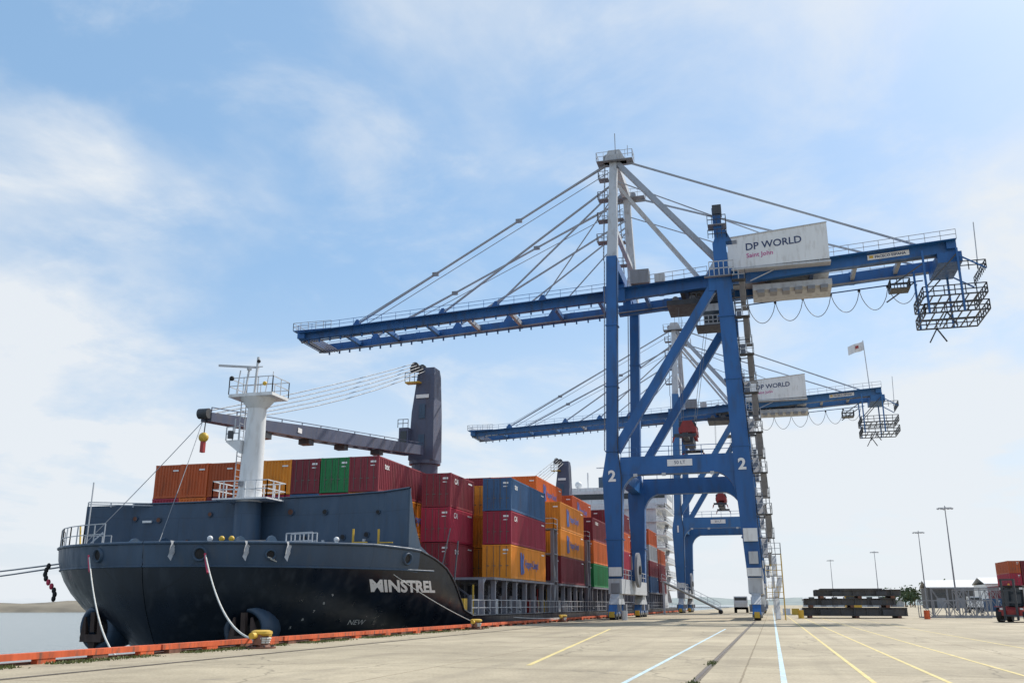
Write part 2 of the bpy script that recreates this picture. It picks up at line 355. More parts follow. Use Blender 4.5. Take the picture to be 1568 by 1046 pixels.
for x,y,c in((-31.3,49,'yellow'),(-30.7,49.1,'yellow'),(-25.1,51.6,'white'),(-31.9,48.7,'white')):
    p.cyl((x,y,4.2),(x,y,5.2),.12,c,n=10); p.sphere((x,y,5.25),.17,c,n=6)
p.beam((-40.8,49.0,4.6),(-40.8,49.0,8.9),.06,.06,'greyw'); 
p.beam((-41.6,49.5,4.6),(-40.8,50.4,5.9),.08,.08,'greyw'); p.beam((-42.4,50.2,6.3),(-41.6,49.5,4.6),.08,.08,'yellow');p.rail([(-42.2,50.5,4.7),(-40.3,50.6,4.7)],h=1.0,sp=.6,mat='greyw',r=.025)
p.obj('forecastle',ship)
# fairleads and anchors
p=P()
def hulln(Y,z,sgn):
    e=.1; a=Vector((CX+sgn*hb(Y-e,z),Y-e,z));b=Vector((CX+sgn*hb(Y+e,z),Y+e,z));c=Vector((CX+sgn*hb(Y,z-.2),Y,z-.2));d=Vector((CX+sgn*hb(Y,z+.2),Y,z+.2))
    n=(b-a).cross(d-c).normalized(); n=n if n.x*sgn>0 else -n
    return Vector((CX+sgn*hb(Y,z),Y,z)),n
def ring(Y,z,sgn,r=.32,mat='slateh'):
    c,n=hulln(Y,z,sgn); u=n.orthogonal().normalized();w=n.cross(u);N=16;vs=[];fs=[]
    for i in range(N):
        t=2*math.pi*i/N;d=u*math.cos(t)+w*math.sin(t)
        vs+=[c+d*r*1.45-n*.05,c+d*r*1.3+n*.13,c+d*r+n*.1,c+d*r*.9-n*.02]
    for i in range(N):
        a=4*i;b=4*((i+1)%N)
        for k in range(3): fs.append((a+k,b+k,b+k+1,a+k+1))
    p.add(vs,fs,mat,True); p.add([vs[4*i+3]+n*.03 for i in range(N)],[tuple(range(N))],'black')
for Y,sg,r in((45.0,1,.3),(45.0,-1,.3),(46.6,1,.22),(53.4,1,.28)): ring(Y,4.15,sg,r)
for sgn in(1,-1):
    c,n=hulln(48.1,.25,sgn); d=Vector((.12*sgn,-.99,-.08)).normalized()
    c=c+Vector((.25*sgn,0,0)); a=c+Vector((0,1.6,.1))
    N=28;u=d.cross(Vector((0,0,1))).normalized();w=u.cross(d)
    prof=[(-.9,.5),(-.5,.95),(.1,1.28),(.8,1.42),(1.6,1.42),(2.1,1.3),(2.3,1.1),(2.2,.92),(1.5,.85)]
    vs=[a+d*q+(u*math.cos(2*math.pi*i/N)+w*math.sin(2*math.pi*i/N))*r for q,r in prof for i in range(N)]
    fs=[(j*N+i,j*N+(i+1)%N,(j+1)*N+(i+1)%N,(j+1)*N+i) for j in range(len(prof)-1) for i in range(N)]
    p.add(vs,fs,'slateh',True); p.add(vs[-N:],[tuple(range(N))],'black')
    q=a+d*2.35
    p.beam(q-w*.2,q+w*.9,.28,.28,'anchor'); p.beam(q-u*.8-w*.55,q+u*.8-w*.55,.42,.42,'anchor')
    for s2 in(-1,1): p.beam(q+u*s2*.66-w*.55,q+u*s2*.5+w*.65+d*.15,.40,.36,'anchor',.1,.1)
    p.beam(q-w*.4,q-w*1.1,.7,.4,'anchor',.3,.25)
p.obj('anchors_and_fairleads',ship)
# foremast
p=P();mx,my=-33.1,54.6
p.cyl((mx,my,3.75),(mx,my,8.0),1.0,'slate',.85,n=24)
p.cyl((mx,my,8.0),(mx+.05,my,8.8),.83,'white',.80,n=24)
p.cyl((mx+.05,my,8.8),(mx+.12,my,14.4),.78,'white',.62,n=24)
p.cyl((mx+.12,my,14.3),(mx+.12,my,15.0),.63,'white',1.2,n=24)
p.box((mx-1.5,my-1.1,15.0),(mx+1.8,my+1.1,15.2),'white')
p.rail([(mx-1.5,my-1.1,15.2),(mx+1.8,my-1.1,15.2),(mx+1.8,my+1.1,15.2),(mx-1.5,my+1.1,15.2),(mx-1.5,my-1.1,15.2)],h=1.1,sp=.95,mat='greyw',r=.025)
p.box((mx-2.0,my-1.2,8.1),(mx+2.0,my+1.2,8.2),'white')
p.rail([(mx-2.,my-1.2,8.2),(mx+2.,my-1.2,8.2),(mx+2.,my+1.2,8.2),(mx-2.,my+1.2,8.2),(mx-2.,my-1.2,8.2)],h=1.1,sp=.8,mat='white')
for k in range(14): p.beam((mx-1.0,my-.3,8.4+k*.45),(mx-1.0,my+.3,8.4+k*.45),.04,.04,'greyw')
p.beam((mx-1.0,my-.3,8.2),(mx-.95,my-.3,15),.05,.05,'greyw');p.beam((mx-1.0,my+.3,8.2),(mx-.95,my+.3,15),.05,.05,'greyw')
p.beam((mx-.2,my,15.2),(mx-.1,my,18.0),.13,.13,'greyw');p.beam((mx-.1,my,17.3),(mx+.3,my,17.3),.06,.06,'greyw')
p.beam((mx-.7,my-.4,15.2),(mx-.5,my-.4,17.1),.1,.1,'greyw');p.cyl((mx-.5,my-.4,17.0),(mx-.5,my-.4,17.25),.16,'greyw')
p.beam((mx-2.6,my-.9,17.35),(mx-.1,my+.2,17.3),.12,.14,'greyw')
p.beam((mx-1.3,my-.5,15.2),(mx-1.1,my-.5,17.0),.06,.06,'greyw')
p.sphere((mx-1.35,my-1.1,16.3),.17,'black');p.sphere((mx-.05,my,17.7),.13,'black');p.sphere((mx+1.2,my-1.1,15.8),.15,'yellow')
p.beam((mx+.6,my,15.2),(mx+.8,my,16.6),.05,.05,'greyw');p.beam((mx+1.1,my,15.2),(mx+1.15,my,16.9),.04,.04,'greyw')
p.prism([(mx-1.6,my-.8,12.0),(mx-.5,my-.8,11.2),(mx-.5,my-.8,12.1),(mx-1.6,my-.8,12.1)],(0,1.2,0),'white');p.rail([(mx-1.6,my-.8,12.1),(mx-.6,my-.8,12.1)],h=.9,sp=.5,mat='greyw')
p.cyl((mx-1.2,my-.9,12.2),(mx-1.2,my-.9,12.7),.2,'dark');p.beam((mx-1.1,my-.6,12.6),(mx-1.1,my-.6,13.6),.06,.06,'greyw')
p.cyl((mx-.2,my-.78,9.0),(mx-.2,my-.82,9.35),.18,'grey');
p.obj('foremast',ship)
def deck_crane(x,y,tipx,tipy,tipz,top=27.2):
    p=P()
    p.cyl((x,y,.7),(x,y,16.3),1.45,'craneship',n=24); p.cyl((x,y,16.3),(x,y,16.7),1.75,'craneship',n=24)
    vs=[]
    for z,sx,sy,o in((16.7,1.45,1.4,0),(22,1.3,1.35,.1),(top-.8,1.0,1.1,.3),(top,.75,.9,.45)):
        vs+=[(x+o-sx,y-sy,z),(x+o+sx,y-sy,z),(x+o+sx,y+sy,z),(x+o-sx,y+sy,z)]
    fs=[];
    for j in range(3):
        for i in range(4): fs.append((4*j+i,4*j+(i+1)%4,4*j+4+(i+1)%4,4*j+4+i))
    fs+=[(12,13,14,15),(3,2,1,0)]
    p.add(vs,fs,'craneship')
    p.box((x-2.3,y-2.2,17.6),(x-1.2,y-.5,20.2),'craneship');p.box((x-2.1,y-2.25,18.4),(x-1.4,y-2.2,19.8),'glass')
    p.rail([(x-2.4,y-2.3,20.2),(x-1.2,y-2.3,20.2)],h=.9,sp=.5,mat='dark')
    p.box((x-1.9,y-1.9,top-1.9),(x-.2,y-.9,top-1.75),'yellow');p.rail([(x-1.9,y-1.9,top-1.75),(x-.2,y-1.9,top-1.75)],h=1,sp=.5,mat='dark')
    p.box((x-1.5,y-1.5,top-.5),(x-.1,y-.9,top+.1),'dark')
    p.cyl((x-.9,y-1.6,top+.1),(x-.9,y-1.2,top+.1),.45,'dark',n=14);p.cyl((x-.4,y-.6,top+.1),(x-.4,y-.2,top+.1),.4,'dark',n=14)
    p.box((x-.7,y-1.42,23.6),(x+.8,y-1.38,24.0),'text_w')
    for zc in(17.9,21.3): p.box((x-.3,y-1.45,zc),(x+.4,y-1.40,zc+1.6),'slate')
    pv=Vector((x-.5,y-2.0,17.6)); tip=Vector((tipx,tipy,tipz)); mid=pv.lerp(tip,.55)
    for o in(-.9,.9):
        ov=Vector((o,0,0))
        p.beam(pv+ov,mid+ov*.6,.45,1.0,'craneship',.45,1.15);p.beam(mid+ov*.6,tip+ov*.3,.45,1.15,'craneship',.35,.65)
    for k in range(1,12):
        q=pv.lerp(tip,k/12);ww=.9*(1-k/12*.65); p.beam(q-Vector((ww,0,0)),q+Vector((ww,0,0)),.5,.5,'craneship')
    for k in(.25,.45,.62,.8):
        q=pv.lerp(tip,k);p.box((q.x-.5,q.y-.3,q.z-1.0),(q.x+.5,q.y+.6,q.z-.5),'dark')
    q=pv.lerp(tip,.66);p.box((q.x+.62,q.y-1,q.z-.25),(q.x+.66,q.y+.6,q.z+.15),'text_w')
    p.rail([pv+Vector((1,0,.5)),tip+Vector((.4,0,.4))],h=.3,sp=3,mat='craneship',mid=False)
    p.cyl(tip+Vector((-.4,-.3,.2)),tip+Vector((.4,-.3,.2)),.38,'dark',n=14)
    p.tube([tip,tip-Vector((0,.1,1.3))],.04,'dark');p.sphere(tip-Vector((0,.1,1.5)),.36,'yellow',n=8);p.box((tip.x-.13,tip.y-.25,tip.z-2.6),(tip.x+.13,tip.y+.05,tip.z-1.8),'red')
    for k in range(5):
        a=Vector((x-.9+.3*k,y-1.3,top+.5-.25*k)); b=tip+Vector((-.3+.15*k,.3+k*.8,.5))
        p.tube(sag(a,b,.25+.12*k,6),.05,'cable',4)
    p.obj('deck_crane',ship)
deck_crane(-36,95,-38.8,57.4,14.6)
deck_crane(-36,168,-38.5,131,15.0)
# superstructure
p=P()
p.box((-44.5,196,.7),(-22.2,214,22),'white'); p.box((-46.6,198,22.0),(-20.0,210,25.2),'white'); p.box((-42,199,25.2),(-25,208,26),'white')
p.box((-46.2,197.96,23.3),(-20.4,198.02,24.5),'glass'); p.box((-20.02,198.5,23.3),(-19.96,209,24.5),'glass')
for lv in range(7):
    z=3+lv*2.75
    p.box((-46,195.2,z+1.35),(-20.2,196.02,z+1.5),'white'); p.rail([(-46,195.2,z+1.5),(-20.2,195.2,z+1.5),(-20.2,215,z+1.5)],h=1,sp=2,mat='white',r=.05)
    p.box((-22.2,196.03,z+1.36),(-20.2,215,z+1.49),'white')
    for k in range(9): p.box((-43.5+k*2.3,195.95,z+.1),(-42.7+k*2.3,195.99,z+.8),'glass')
    for k in range(6): p.box((-22.19,198+k*2.6,z+.1),(-22.15,198.8+k*2.6,z+.8),'glass')
    p.beam((-21,200 if lv%2 else 206,z-1.2),(-21,206 if lv%2 else 200,z+1.4),.8,.15,'greyw')
p.box((-37,212,20),(-30,220,30),'slate'); 
for x,h in((-33,34),(-29,30),(-38,30)): p.beam((x,204,26),(x,204,h),.3,.3,'white')
p.beam((-36,204,31),(-30,204,31),.2,.25,'white');p.beam((-35,204,29),(-31,204,29),.2,.2,'white')
p.sphere((-27,203,27.2),1.0,'white');p.sphere((-40,203,27.2),.8,'white')
p.box((-24,190,.7),(-20.4,195,6),'greyw')
p.obj('superstructure',ship)
# deck fittings
p=P()
p.box((-43.8,62.5,.68),(-24.2,192,3.3),'coam')
for y in [63.2+i*1.9 for i in range(67)]: p.box((-24.19,y,.7),(-23.9,y+.12,3.0),'coam')
for y in [66.5+i*3.15 for i in range(40)]:
    if y>190: break
    p.box((-20.7,y-.15,.7),(-20.35,y+.15,3.3),'deckgrey'); 
    p.beam((-20.5,y,2.7),(-20.5,y+1.0,3.35),.09,.09,'deckgrey')
    if int(y)%2: p.beam((-20.5,y,.8),(-23.9,y+.5,3.0),.12,.12,'deckgrey')
for (y0,y1) in((68.5,89),(91.8,106.5),(110,126),(129,143),(147,161),(165,190)):
    p.box((-26.5,y0,3.3),(-20.15,y1,3.48),'deckgrey')
for y in(61.8,63.2): p.box((-30,y-.15,.7),(-29.6,y+.15,9),'deckgrey')
for y in(90.6,108.3,127.3,145,163):
    for x in(-20.45,-23.2,-26,-29,-34,-39,-44):
        for dy in(-.75,.75): p.box((x-.16,y+dy-.13,.7),(x+.16,y+dy+.13,8.6),'deckgrey')
    for z in(3.6,6.2,8.6):
        p.box((-45,y-.9,z),(-20.25,y+.9,z+.12),'deckgrey'); 
    p.rail([(-45,y-.9,8.7),(-20.3,y-.9,8.7),(-20.3,y+.9,8.7)],h=1,sp=1.5,mat='greyw')
    p.beam((-20.45,y-.75,.8),(-20.45,y+.75,3.5),.1,.1,'greyw');p.beam((-20.45,y+.75,3.6),(-20.45,y-.75,6.2),.1,.1,'greyw')
p.rail([(-20.1,63,.75),(-20.1,130,.75)],h=1.05,sp=1.5,mat='greyw',r=.022);p.rail([(-20.1,130,.75),(-20.1,228,.75)],h=1.05,sp=3,mat='greyw',r=.022)
for y,c in((64,'yellow'),(68,'grey'),(72,'white'),(76,'grey'),(79,'greyw'),(84,'red'),(88,'yellow'),(95,'white'),(99,'grey'),(103,'coam'),(112,'greyw'),(118,'grey')):
    p.box((-21.6,y,.7),(-21.0,y+.7,1.9),c); p.cyl((-22.3,y+1.6,.7),(-22.3,y+1.6,2.2),.3,'deckgrey');p.cyl((-22.9,y+2.6,1.6),(-22.9,y+3.4,1.6),.35,'rust' if c=='grey' else 'deckgrey')
    p.beam((-21.3,y+3,.7),(-21.3,y+3,2.9),.1,.1,c)
p.beam((-21.3,62.4,2.0),(-21.6,64.2,5.9),.09,.09,'dark');p.beam((-22.3,62.2,3.0),(-23,66.5,7.0),.07,.07,'dark')
p.obj('deck_fittings',ship)
# mooring lines
p=P()
p.tube(sag((-29.6,44.9,4.1),(-17.7,30.4,.3),1.0),.042,'rope',6); p.tube(sag((-29.6,44.85,4.15),(-28.9,44.2,3.1),.05,3),.06,'ropered',6)
p.tube(sag((-37.0,44.8,4.1),(-18.95,25.8,-.4),1.5),.04,'rope',6); p.tube(sag((-37.0,44.75,4.15),(-36.1,43.9,3.2),.05,3),.055,'ropered',6)
p.tube(sag((-26.6,46.3,4.0),(-17.95,82.3,.35),1.0,24),.035,'rope',6); p.tube(sag((-26.5,46.4,3.9),(-18.0,82.5,.3),1.3,24),.03,'rope',6)
p.tube(sag((-22.6,51.8,4.0),(-17.95,57.2,.35),.25,10),.025,'rope',6)
p.tube(sag((-42.1,48.6,3.9),(-110,62,3.0),1.0),.05,'cable',5);p.tube(sag((-42.1,48.6,3.7),(-110,60,2.4),1.3),.05,'cable',5)
p.tube(sag((-35,48,4.6),(-38.8,57,14.2),.1),.025,'cable',4); p.tube(sag((-41,48.5,4.6),(-38.8,57,14.2),.1),.025,'cable',4)
for cx,cy in((-31.5,44.65),(-27.3,45.9),(-25.7,47.1)):
    h=hb(cy,4.2);X=CX+h
    vs=[]
    for i in range(5):
        for j in range(6):
            vs.append((X+.16+.06*math.sin(i*2.1+j),cy-.4+i*.18+.05*math.sin(j*2.),4.85-j*.17-.12*math.sin(i*1.7)*j*.4))
    p.add(vs,[(i*6+j,(i+1)*6+j,(i+1)*6+j+1,i*6+j+1) for i in range(4) for j in range(5)],'greyw',True)
for k in range(9): 
    a=k*.7; p.sphere((-42.75-.3*math.sin(a)+.06*k,48.3,3.75-.24*k),.13,'black' if k not in(4,5) else 'ropered',n=6,sc=(1,1,1.5))
p.obj('mooring_lines',ship)

# ------------------------------------------------------------------ containers
def cont_mesh(L,doors):
    W=2.44;H=2.70;p=P()
    c='cont'
    for x in(0,W-.14):
        for y in(0,L-.14): p.box((x,y,0),(x+.14,y+.14,H),c)
    for x in(.01,W-.09):
        p.box((x,.14,.02),(x+.08,L-.14,.18),c);p.box((x,.14,H-.12),(x+.08,L-.14,H-.01),c)
    for y in(.01,L-.09):
        p.box((.14,y,.02),(W-.14,y+.08,.18),c);p.box((.14,y,H-.13),(W-.14,y+.08,H-.01),c)
    p.add([(.05,.05,H-.05),(W-.05,.05,H-.05),(W-.05,L-.05,H-.05),(.05,L-.05,H-.05)],[(0,1,2,3)],c)
    p.add([(.05,.05,.1),(W-.05,.05,.1),(W-.05,L-.05,.1),(.05,L-.05,.1)],[(3,2,1,0)],'contdark')
    def corr(o,du,n_,length,pitch):
        k=int(length/pitch);pitch=length/k;vs=[];prof=[]
        for i in range(k):
            b=i*pitch; prof+=[(b,0),(b+pitch*.3,0),(b+pitch*.45,-.06),(b+pitch*.85,-.06)]
        prof.append((length,0))
        for u,d in prof:
            q=Vector(o)+Vector(du)*u+Vector(n_)*d; vs+=[(q.x,q.y,.18),(q.x,q.y,H-.12)]
        fs=[(2*i,2*i+2,2*i+3,2*i+1) for i in range(len(prof)-1)]
        p.add(vs,fs,c)
    corr((W-.015,.14,0),(0,1,0),(1,0,0),L-.28,.34)
    corr((.015,.14,0),(0,1,0),(-1,0,0),L-.28,.34)
    corr((.14,L-.015,0),(1,0,0),(0,1,0),W-.28,.27)
    if doors:
        p.box((.14,.03,.18),(W/2-.01,.08,H-.13),c);p.box((W/2+.01,.03,.18),(W-.14,.08,H-.13),c)
        for z in(.7,1.25,1.8): 
            p.box((.2,.015,z),(W/2-.06,.029,z+.18),c);p.box((W/2+.06,.015,z),(W-.2,.029,z+.18),c)
        for x in(.4,.95,1.49,2.04):
            p.cyl((x,0,.15),(x,0,H-.1),.022,'contdark',n=6)
            p.box((x-.05,-.02,1.0),(x+.2,.0,1.05),'contdark')
        p.box((1.75,.0,2.2),(2.2,.014,2.35),'text_w');p.box((1.75,.0,1.95),(2.1,.014,2.02),'text_w')
    else:
        corr((.14,.015,0),(1,0,0),(0,-1,0),W-.28,.27)
        p.box((1.65,-.012,2.15),(2.15,-.0,2.27),'text_w')
    for x in(-.01,W-.17):
        for y in(-.01,L-.17):
            for z in(0,H-.12): p.box((x,y,z),(x+.18,y+.18,z+.12),c)
    p.box((W-.01,L-1.5,H-.42),(W+.0,L-.5,H-.30),'text_w'); 
    return p.mesh('container_%d'%L)
CM={(40,0):cont_mesh(12.19,0),(40,1):cont_mesh(12.19,1),(20,0):cont_mesh(6.06,0),(20,1):cont_mesh(6.06,1)}
ORG=(.66,.15,.018);MAR=(.19,.014,.026);MAG=(.36,.012,.045);BLU=(.03,.09,.20);GRN=(.006,.18,.05);YOR=(.74,.26,.015);BRN=(.50,.095,.02);GRY=(.3,.31,.33)
cols=[ORG,MAR,MAG,BLU,YOR,BRN,MAR,ORG,MAR,GRY]
TIER=2.72
def cont(x,y,z,col,L=40,doors=None,logo=None):
    if doors is None: doors=random.random()<.35
    o=bpy.data.objects.new('shipping_container',CM[(L,int(doors))]);scene.collection.objects.link(o);o.location=(x+random.uniform(-.03,.03),y+random.uniform(-.08,.08),z)
    j=1+random.uniform(-.2,.2);g=random.uniform(0,.02);o.color=(col[0]*j+g*.3,col[1]*j+g*.3,col[2]*j+g*.3,1)
    if logo:
        p=P();k,mat,size,yy,zz,off=logo
        p.text(k,size,(2.455,yy,zz),(0,1,0),(0,0,1),mat,off=off)
        if mat=='text_b':
            q=yy-3.4;
            p.prism([(2.45,q-.5,zz-.2),(2.45,q-.5,zz+.9),(2.45,q-.1,zz+.9),(2.45,q+.1,zz+.2),(2.45,q+.1,zz-.9),(2.45,q-.3,zz-.9)],(.012,0,0),'text_b')
            p.prism([(2.45,q+.15,zz+.2),(2.45,q+.35,zz+.9),(2.45,q+.7,zz+.6),(2.45,q+.45,zz-.1),(2.45,q+.8,zz-.7),(2.45,q+.3,zz-.9)],(.012,0,0),'text_b')
        p.obj('logo_lettering',o)
    return o
HL=('Hapag-Lloyd','text_b',.95,6.9,1.3,.02)
MM=('CAI','text_w',.6,1.4,2.1,.01);FL=('FLORENS','text_w',.5,2.6,2.1,.01);TX=('tex','text_w',.7,1.6,2.05,.01)
topA=[BRN,BRN,BRN,ORG,YOR,MAR,GRN,MAR]
for i in range(8):
    for tI in range(3):
        z=12.42-2.70-(2-tI)*TIER
        col=topA[i] if tI==2 else random.choice(cols)
        if i==7 and tI<2: col=YOR
        cont(-28.1-(8-i)*2.47,64.5,z,col,logo=(TX if i==7 and tI==2 else (HL if i==7 else None)),doors=(i in(5,6,7)))
for tI,c in enumerate((MAR,MAG,MAR)): cont(-26.5,69.5,3.5+tI*TIER,c,20,doors=True,logo=(TX if tI==0 else MM))
for tI,(c,lg) in enumerate(((YOR,HL),(MAG,MM),(BLU,TX))): cont(-22.64,73.6,3.5+tI*TIER,c,logo=lg,doors=True)
for i in range(8):
    for tI in range(3):
        cont(-25.3-i*2.5,78.2,3.5+tI*TIER,(YOR if i==0 else random.choice(cols)))
def bay(y,n0,n1,cseq,inner=None,x0=-22.64):
    for i in range(9):
        nt_=n0 if i==0 else n1
        for tI in range(nt_):
            c,lg=(cseq[tI] if i==0 else ((inner if (inner and tI==nt_-1 and i<3) else random.choice(cols)),None))
            if i==1 and tI==nt_-1 and inner: lg=HL
            cont(x0-i*2.5,y,3.5+tI*TIER,c,logo=lg)
bay(92.7,3,4,((MAR,None),(YOR,HL),(YOR,HL)),ORG)
bay(111,3,4,((GRN,None),(ORG,None),(MAR,FL)),BRN)
bay(129.8,4,4,((MAR,None),(MAG,None),(BRN,None),(MAR,None)))
bay(147.5,3,4,((MAR,None),(BRN,None),(MAR,None)))
bay(165.5,4,4,((BLU,None),(MAR,None),(GRY,None),(BRN,None)))
bay(179.5,3,4,((MAR,None),(MAR,None),(BRN,None)))

# ------------------------------------------------------------------ ship-to-shore cranes
def sts(dy,num):
    p=P();Y1,Y2=98.,116.6;G1,G2=104.,110.;YC=107.
    ZB=[(-57.0,35.2),(-16,37.1),(22,39.5)]
    zb=lambda x:interp(ZB,x) if x<22 else 39.5
    lx=lambda z:-1.35-1.25*(z/35)
    for y in(Y1,Y2):
        p.beam((-15.5,y,3.6),(-15.5,y,14.6),1.35,1.3,'blue',2.1,1.5)
        p.beam((-15.5,y,14.6),(-15.5,y,17.2),2.1,1.5,'blue',1.2,1.2)
        p.beam((-15.5,y,17.2),(-14.85,y,39.8),1.2,1.2,'blue')
        p.beam((lx(2.5),y,2.5),(lx(14.6),y,14.6),1.25,1.2,'blue',1.9,1.4)
        p.beam((lx(14.6),y,14.6),(lx(40),y,40.2),1.75,1.4,'blue',1.45,1.2)
        p.beam((-14.6,y,15.7),(-2.4,y,15.7),1.25,1.9,'blue')
        for z in(8,17.3,24.5,31.5): 
            p.beam((-15.5+.03*max(0,z-17),y,z),(-15.5+.03*max(0,z-17),y,z+.12),1.9 if z<10 else 1.38,1.5 if z<10 else 1.38,'blue')
            p.beam((lx(z),y,z),(lx(z),y,z+.12),1.75 if z<10 else 1.9,1.5,'blue')
        for sx,x0 in((1,-14.6),(-1,-2.75)):
            pts=[(x0,y-.6,14.8)]+[(x0+sx*(2.2-2.2*math.sin(a)),y-.6,14.8-2.6*(1-math.cos(a))) for a in [k*math.pi/2/7 for k in range(8)]]
            p.prism(pts,(0,1.2,0),'blue')
        p.beam((-15.1,y,17.4),(-3.2,y,36.0),.95,.95,'blue')
        p.box((-4.2,y-.55,34.6),(-1.6,y+.55,37.0),'blue')
        p.rail([(-14.5,y-.6,16.65),(-2.6,y-.6,16.65)],h=1.,sp=1.8,mat='blue',r=.03)
        for s in(-.22,.22): p.beam((-16.35,y+s,17.5),(-15.75,y+s,39.5),.05,.05,'grey')
        for k in range(44): 
            z=17.7+k*.5;x=-16.35+.6*(z-17.5)/22
            p.beam((x,y-.22,z),(x,y+.22,z),.04,.04,'grey')
    for x,z,w,h in((-14.9,39.2,1.1,1.3),(lx(38),38.6,1.1,1.3),(-15.5,15.6,1.2,1.6),(lx(15),15.6,1.2,1.6)):
        p.beam((x,Y1,z),(x,Y2,z),w,h,'blue')
    for x in(-15.5,lx(3)):
        p.beam((x,Y1-.9,3.3),(x,Y2+.9,3.3),1.4,1.5,'greyw')
        p.rail([(x+.7,Y1,4.05),(x+.7,Y2,4.05)],h=1,sp=2,mat='greyw',r=.03)
    for x in(-15.5,-1.45):
        for y in(Y1,Y2):
            p.prism([(x-.45,y-2.6,1.5),(x-.45,y+2.6,1.5),(x-.45,y+1.0,2.55),(x-.45,y-1.0,2.55)],(.9,0,0),'greyw')
            for s in(-1,1):
                yy=y+s*2.0
                p.prism([(x-.4,yy-1.45,.55),(x-.4,yy+1.45,.55),(x-.4,yy+.6,1.45),(x-.4,yy-.6,1.45)],(.8,0,0),'blue')
                for q in(-.85,.85):
                    p.cyl((x-.3,yy+q,.36),(x+.3,yy+q,.36),.36,'dark',n=16);p.cyl((x-.46,yy+q,.5),(x+.46,yy+q,.5),.2,'greyw',n=10)
                p.box((x-.7,yy-.4,.8),(x-.4,yy+.4,1.5),'grey');p.box((x+.4,yy-.4,.8),(x+.7,yy+.4,1.5),'grey')
                p.box((x-.25,y+s*3.5-.2,.25),(x+.25,y+s*3.5+.2,.8),'yellow')
    p.cyl((-14.4,106,5.2),(-14.1,106,5.2),1.9,'grey',n=28);p.cyl((-14.1,106,5.2),(-13.9,106,5.2),.5,'dark',n=16);p.box((-15.2,105.5,4.0),(-14.4,106.5,5.2),'blue')
    for gy in(G1,G2):
        p.beam((-57.3,gy,zb(-57.3)),(-16.2,gy,zb(-16.2)),.6,1.0,'blue',.6,1.1)
        p.beam((-16.0,gy,zb(-16)),(22.4,gy,zb(22)),.8,1.3,'blue')
        p.beam((-57.3,gy+.45*(1 if gy<YC else -1),zb(-57.3)-.62),(22,gy+.45*(1 if gy<YC else -1),zb(22)-.75),.25,.14,'grey')
        s=-1 if gy<YC else 1
        p.beam((-57,gy+s*.8,zb(-57)+.3),(-16.2,gy+s*.8,zb(-16.2)+.4),.8,.07,'blue')
        p.beam((-15,gy+s*.9,zb(-15)+.5),(22.4,gy+s*.9,zb(22)+.5),.9,.07,'blue')
        p.rail([(-57,gy+s*1.2,zb(-57)+.3),(-16.2,gy+s*1.2,zb(-16.2)+.4)],h=.95,sp=1.9,mat='blue',r=.022)
        p.rail([(8 if gy<YC else -13,gy+s*1.3,zb(8)+.5),(22.4,gy+s*1.3,zb(22)+.5)],h=1.1,sp=1.6,mat='greyw',r=.03)
        if gy<YC: p.rail([(-13.8,gy-1.3,zb(-13.8)+.5),(-4.5,gy-1.3,zb(-4.5)+.5)],h=1.1,sp=1.3,mat='greyw',r=.03)
        x=-56
        while x<-17:
            p.box((x-.08,gy-.1,zb(x)-.95),(x+.08,gy+.1,zb(x)-.5),'blue'); x+=1.5
        for x in(-50,-43,-36,-29,-22,-10,-5,12,17):
            hh=.56 if x<-16 else .7
            p.box((x-.3,gy-(.33 if x<-16 else .43),zb(x)-hh),(x+.3,gy+(.33 if x<-16 else .43),zb(x)+hh),'blue')
    x=-56.8
    while x<22:
        if not(-15.5<x<-13.5): p.beam((x,G1,zb(x)-.1),(x,G2,zb(x)-.1),.42,.55,'blue' if int(x)%2 else 'stay')
        x+=5.6 if x<-16 else 4.8
    for x in(-56.8,21.9): p.beam((x,G1-.8,zb(x)+.1),(x,G2+.8,zb(x)+.1),1.0,1.0,'blue')
    p.box((-57.9,G1-.9,zb(-57)+.6),(-52.5,G1+.6,zb(-57)+.7),'blue');p.rail([(-52.5,G1-.9,zb(-57)+.7),(-57.9,G1-.9,zb(-57)+.7),(-57.9,G2+.9,zb(-57)+.7)],h=1.,sp=1,mat='greyw',r=.03)
    for x_ in range(8): p.beam((-57.2+x_*.4,G1,zb(-57)-.55),(-57.2+x_*.4,G2,zb(-57)-.55),.1,.08,'grey')
    for x,z in((-14.9,39.0),(lx(38),38.6)):
        for gy in(G1,G2): p.beam((x,gy,zb(x)),(x,gy,z),1.0,.9,'blue')
    p.box((-16.8,G1-1.2,zb(-16)-1.0),(-14.2,G1-.5,zb(-16)+1.0),'blue');p.cyl((-15.7,G1-1.4,zb(-16)+.5),(-15.7,G1+.8,zb(-16)+.5),.45,'grey',n=14)
    p.box((-13.4,G1-1.9,37.9),(-11.2,G1-.6,39.6),'grey');p.box((-10.6,G1-1.5,38.0),(-9.4,G1-.6,39.0),'greyw')
    p.box((-8,G1+.6,37.6),(-3.6,G2-.6,38.0),'dark')
    for k in range(4): p.cyl((-7.4+k*1.1,G1+1.0,38.4),(-7.4+k*1.1,G1+1.3,38.4),.5,'grey',n=14)
    for y0,y1 in((98.3,101.6),(116.3,112.6)):
        p.beam((-14.85,y0,39.6),(-14.85,y1,53.6),1.15,1.1,'greyw',.85,.9)
        for k,z in enumerate((42.,45.,48.,51.)):
            yy=y0+(y1-y0)*(z-39.6)/14
            p.box((-16.6,yy-.6,z),(-15.4,yy+.6,z+.08),'grey');p.rail([(-15.4,yy-.6,z),(-16.6,yy-.6,z),(-16.6,yy+.6,z)],h=1.,sp=.6,mat='grey',r=.03)
        for s in(-.25,.25): p.beam((-15.9,y0+s,39.6),(-15.9,y1+s,54),.06,.06,'grey')
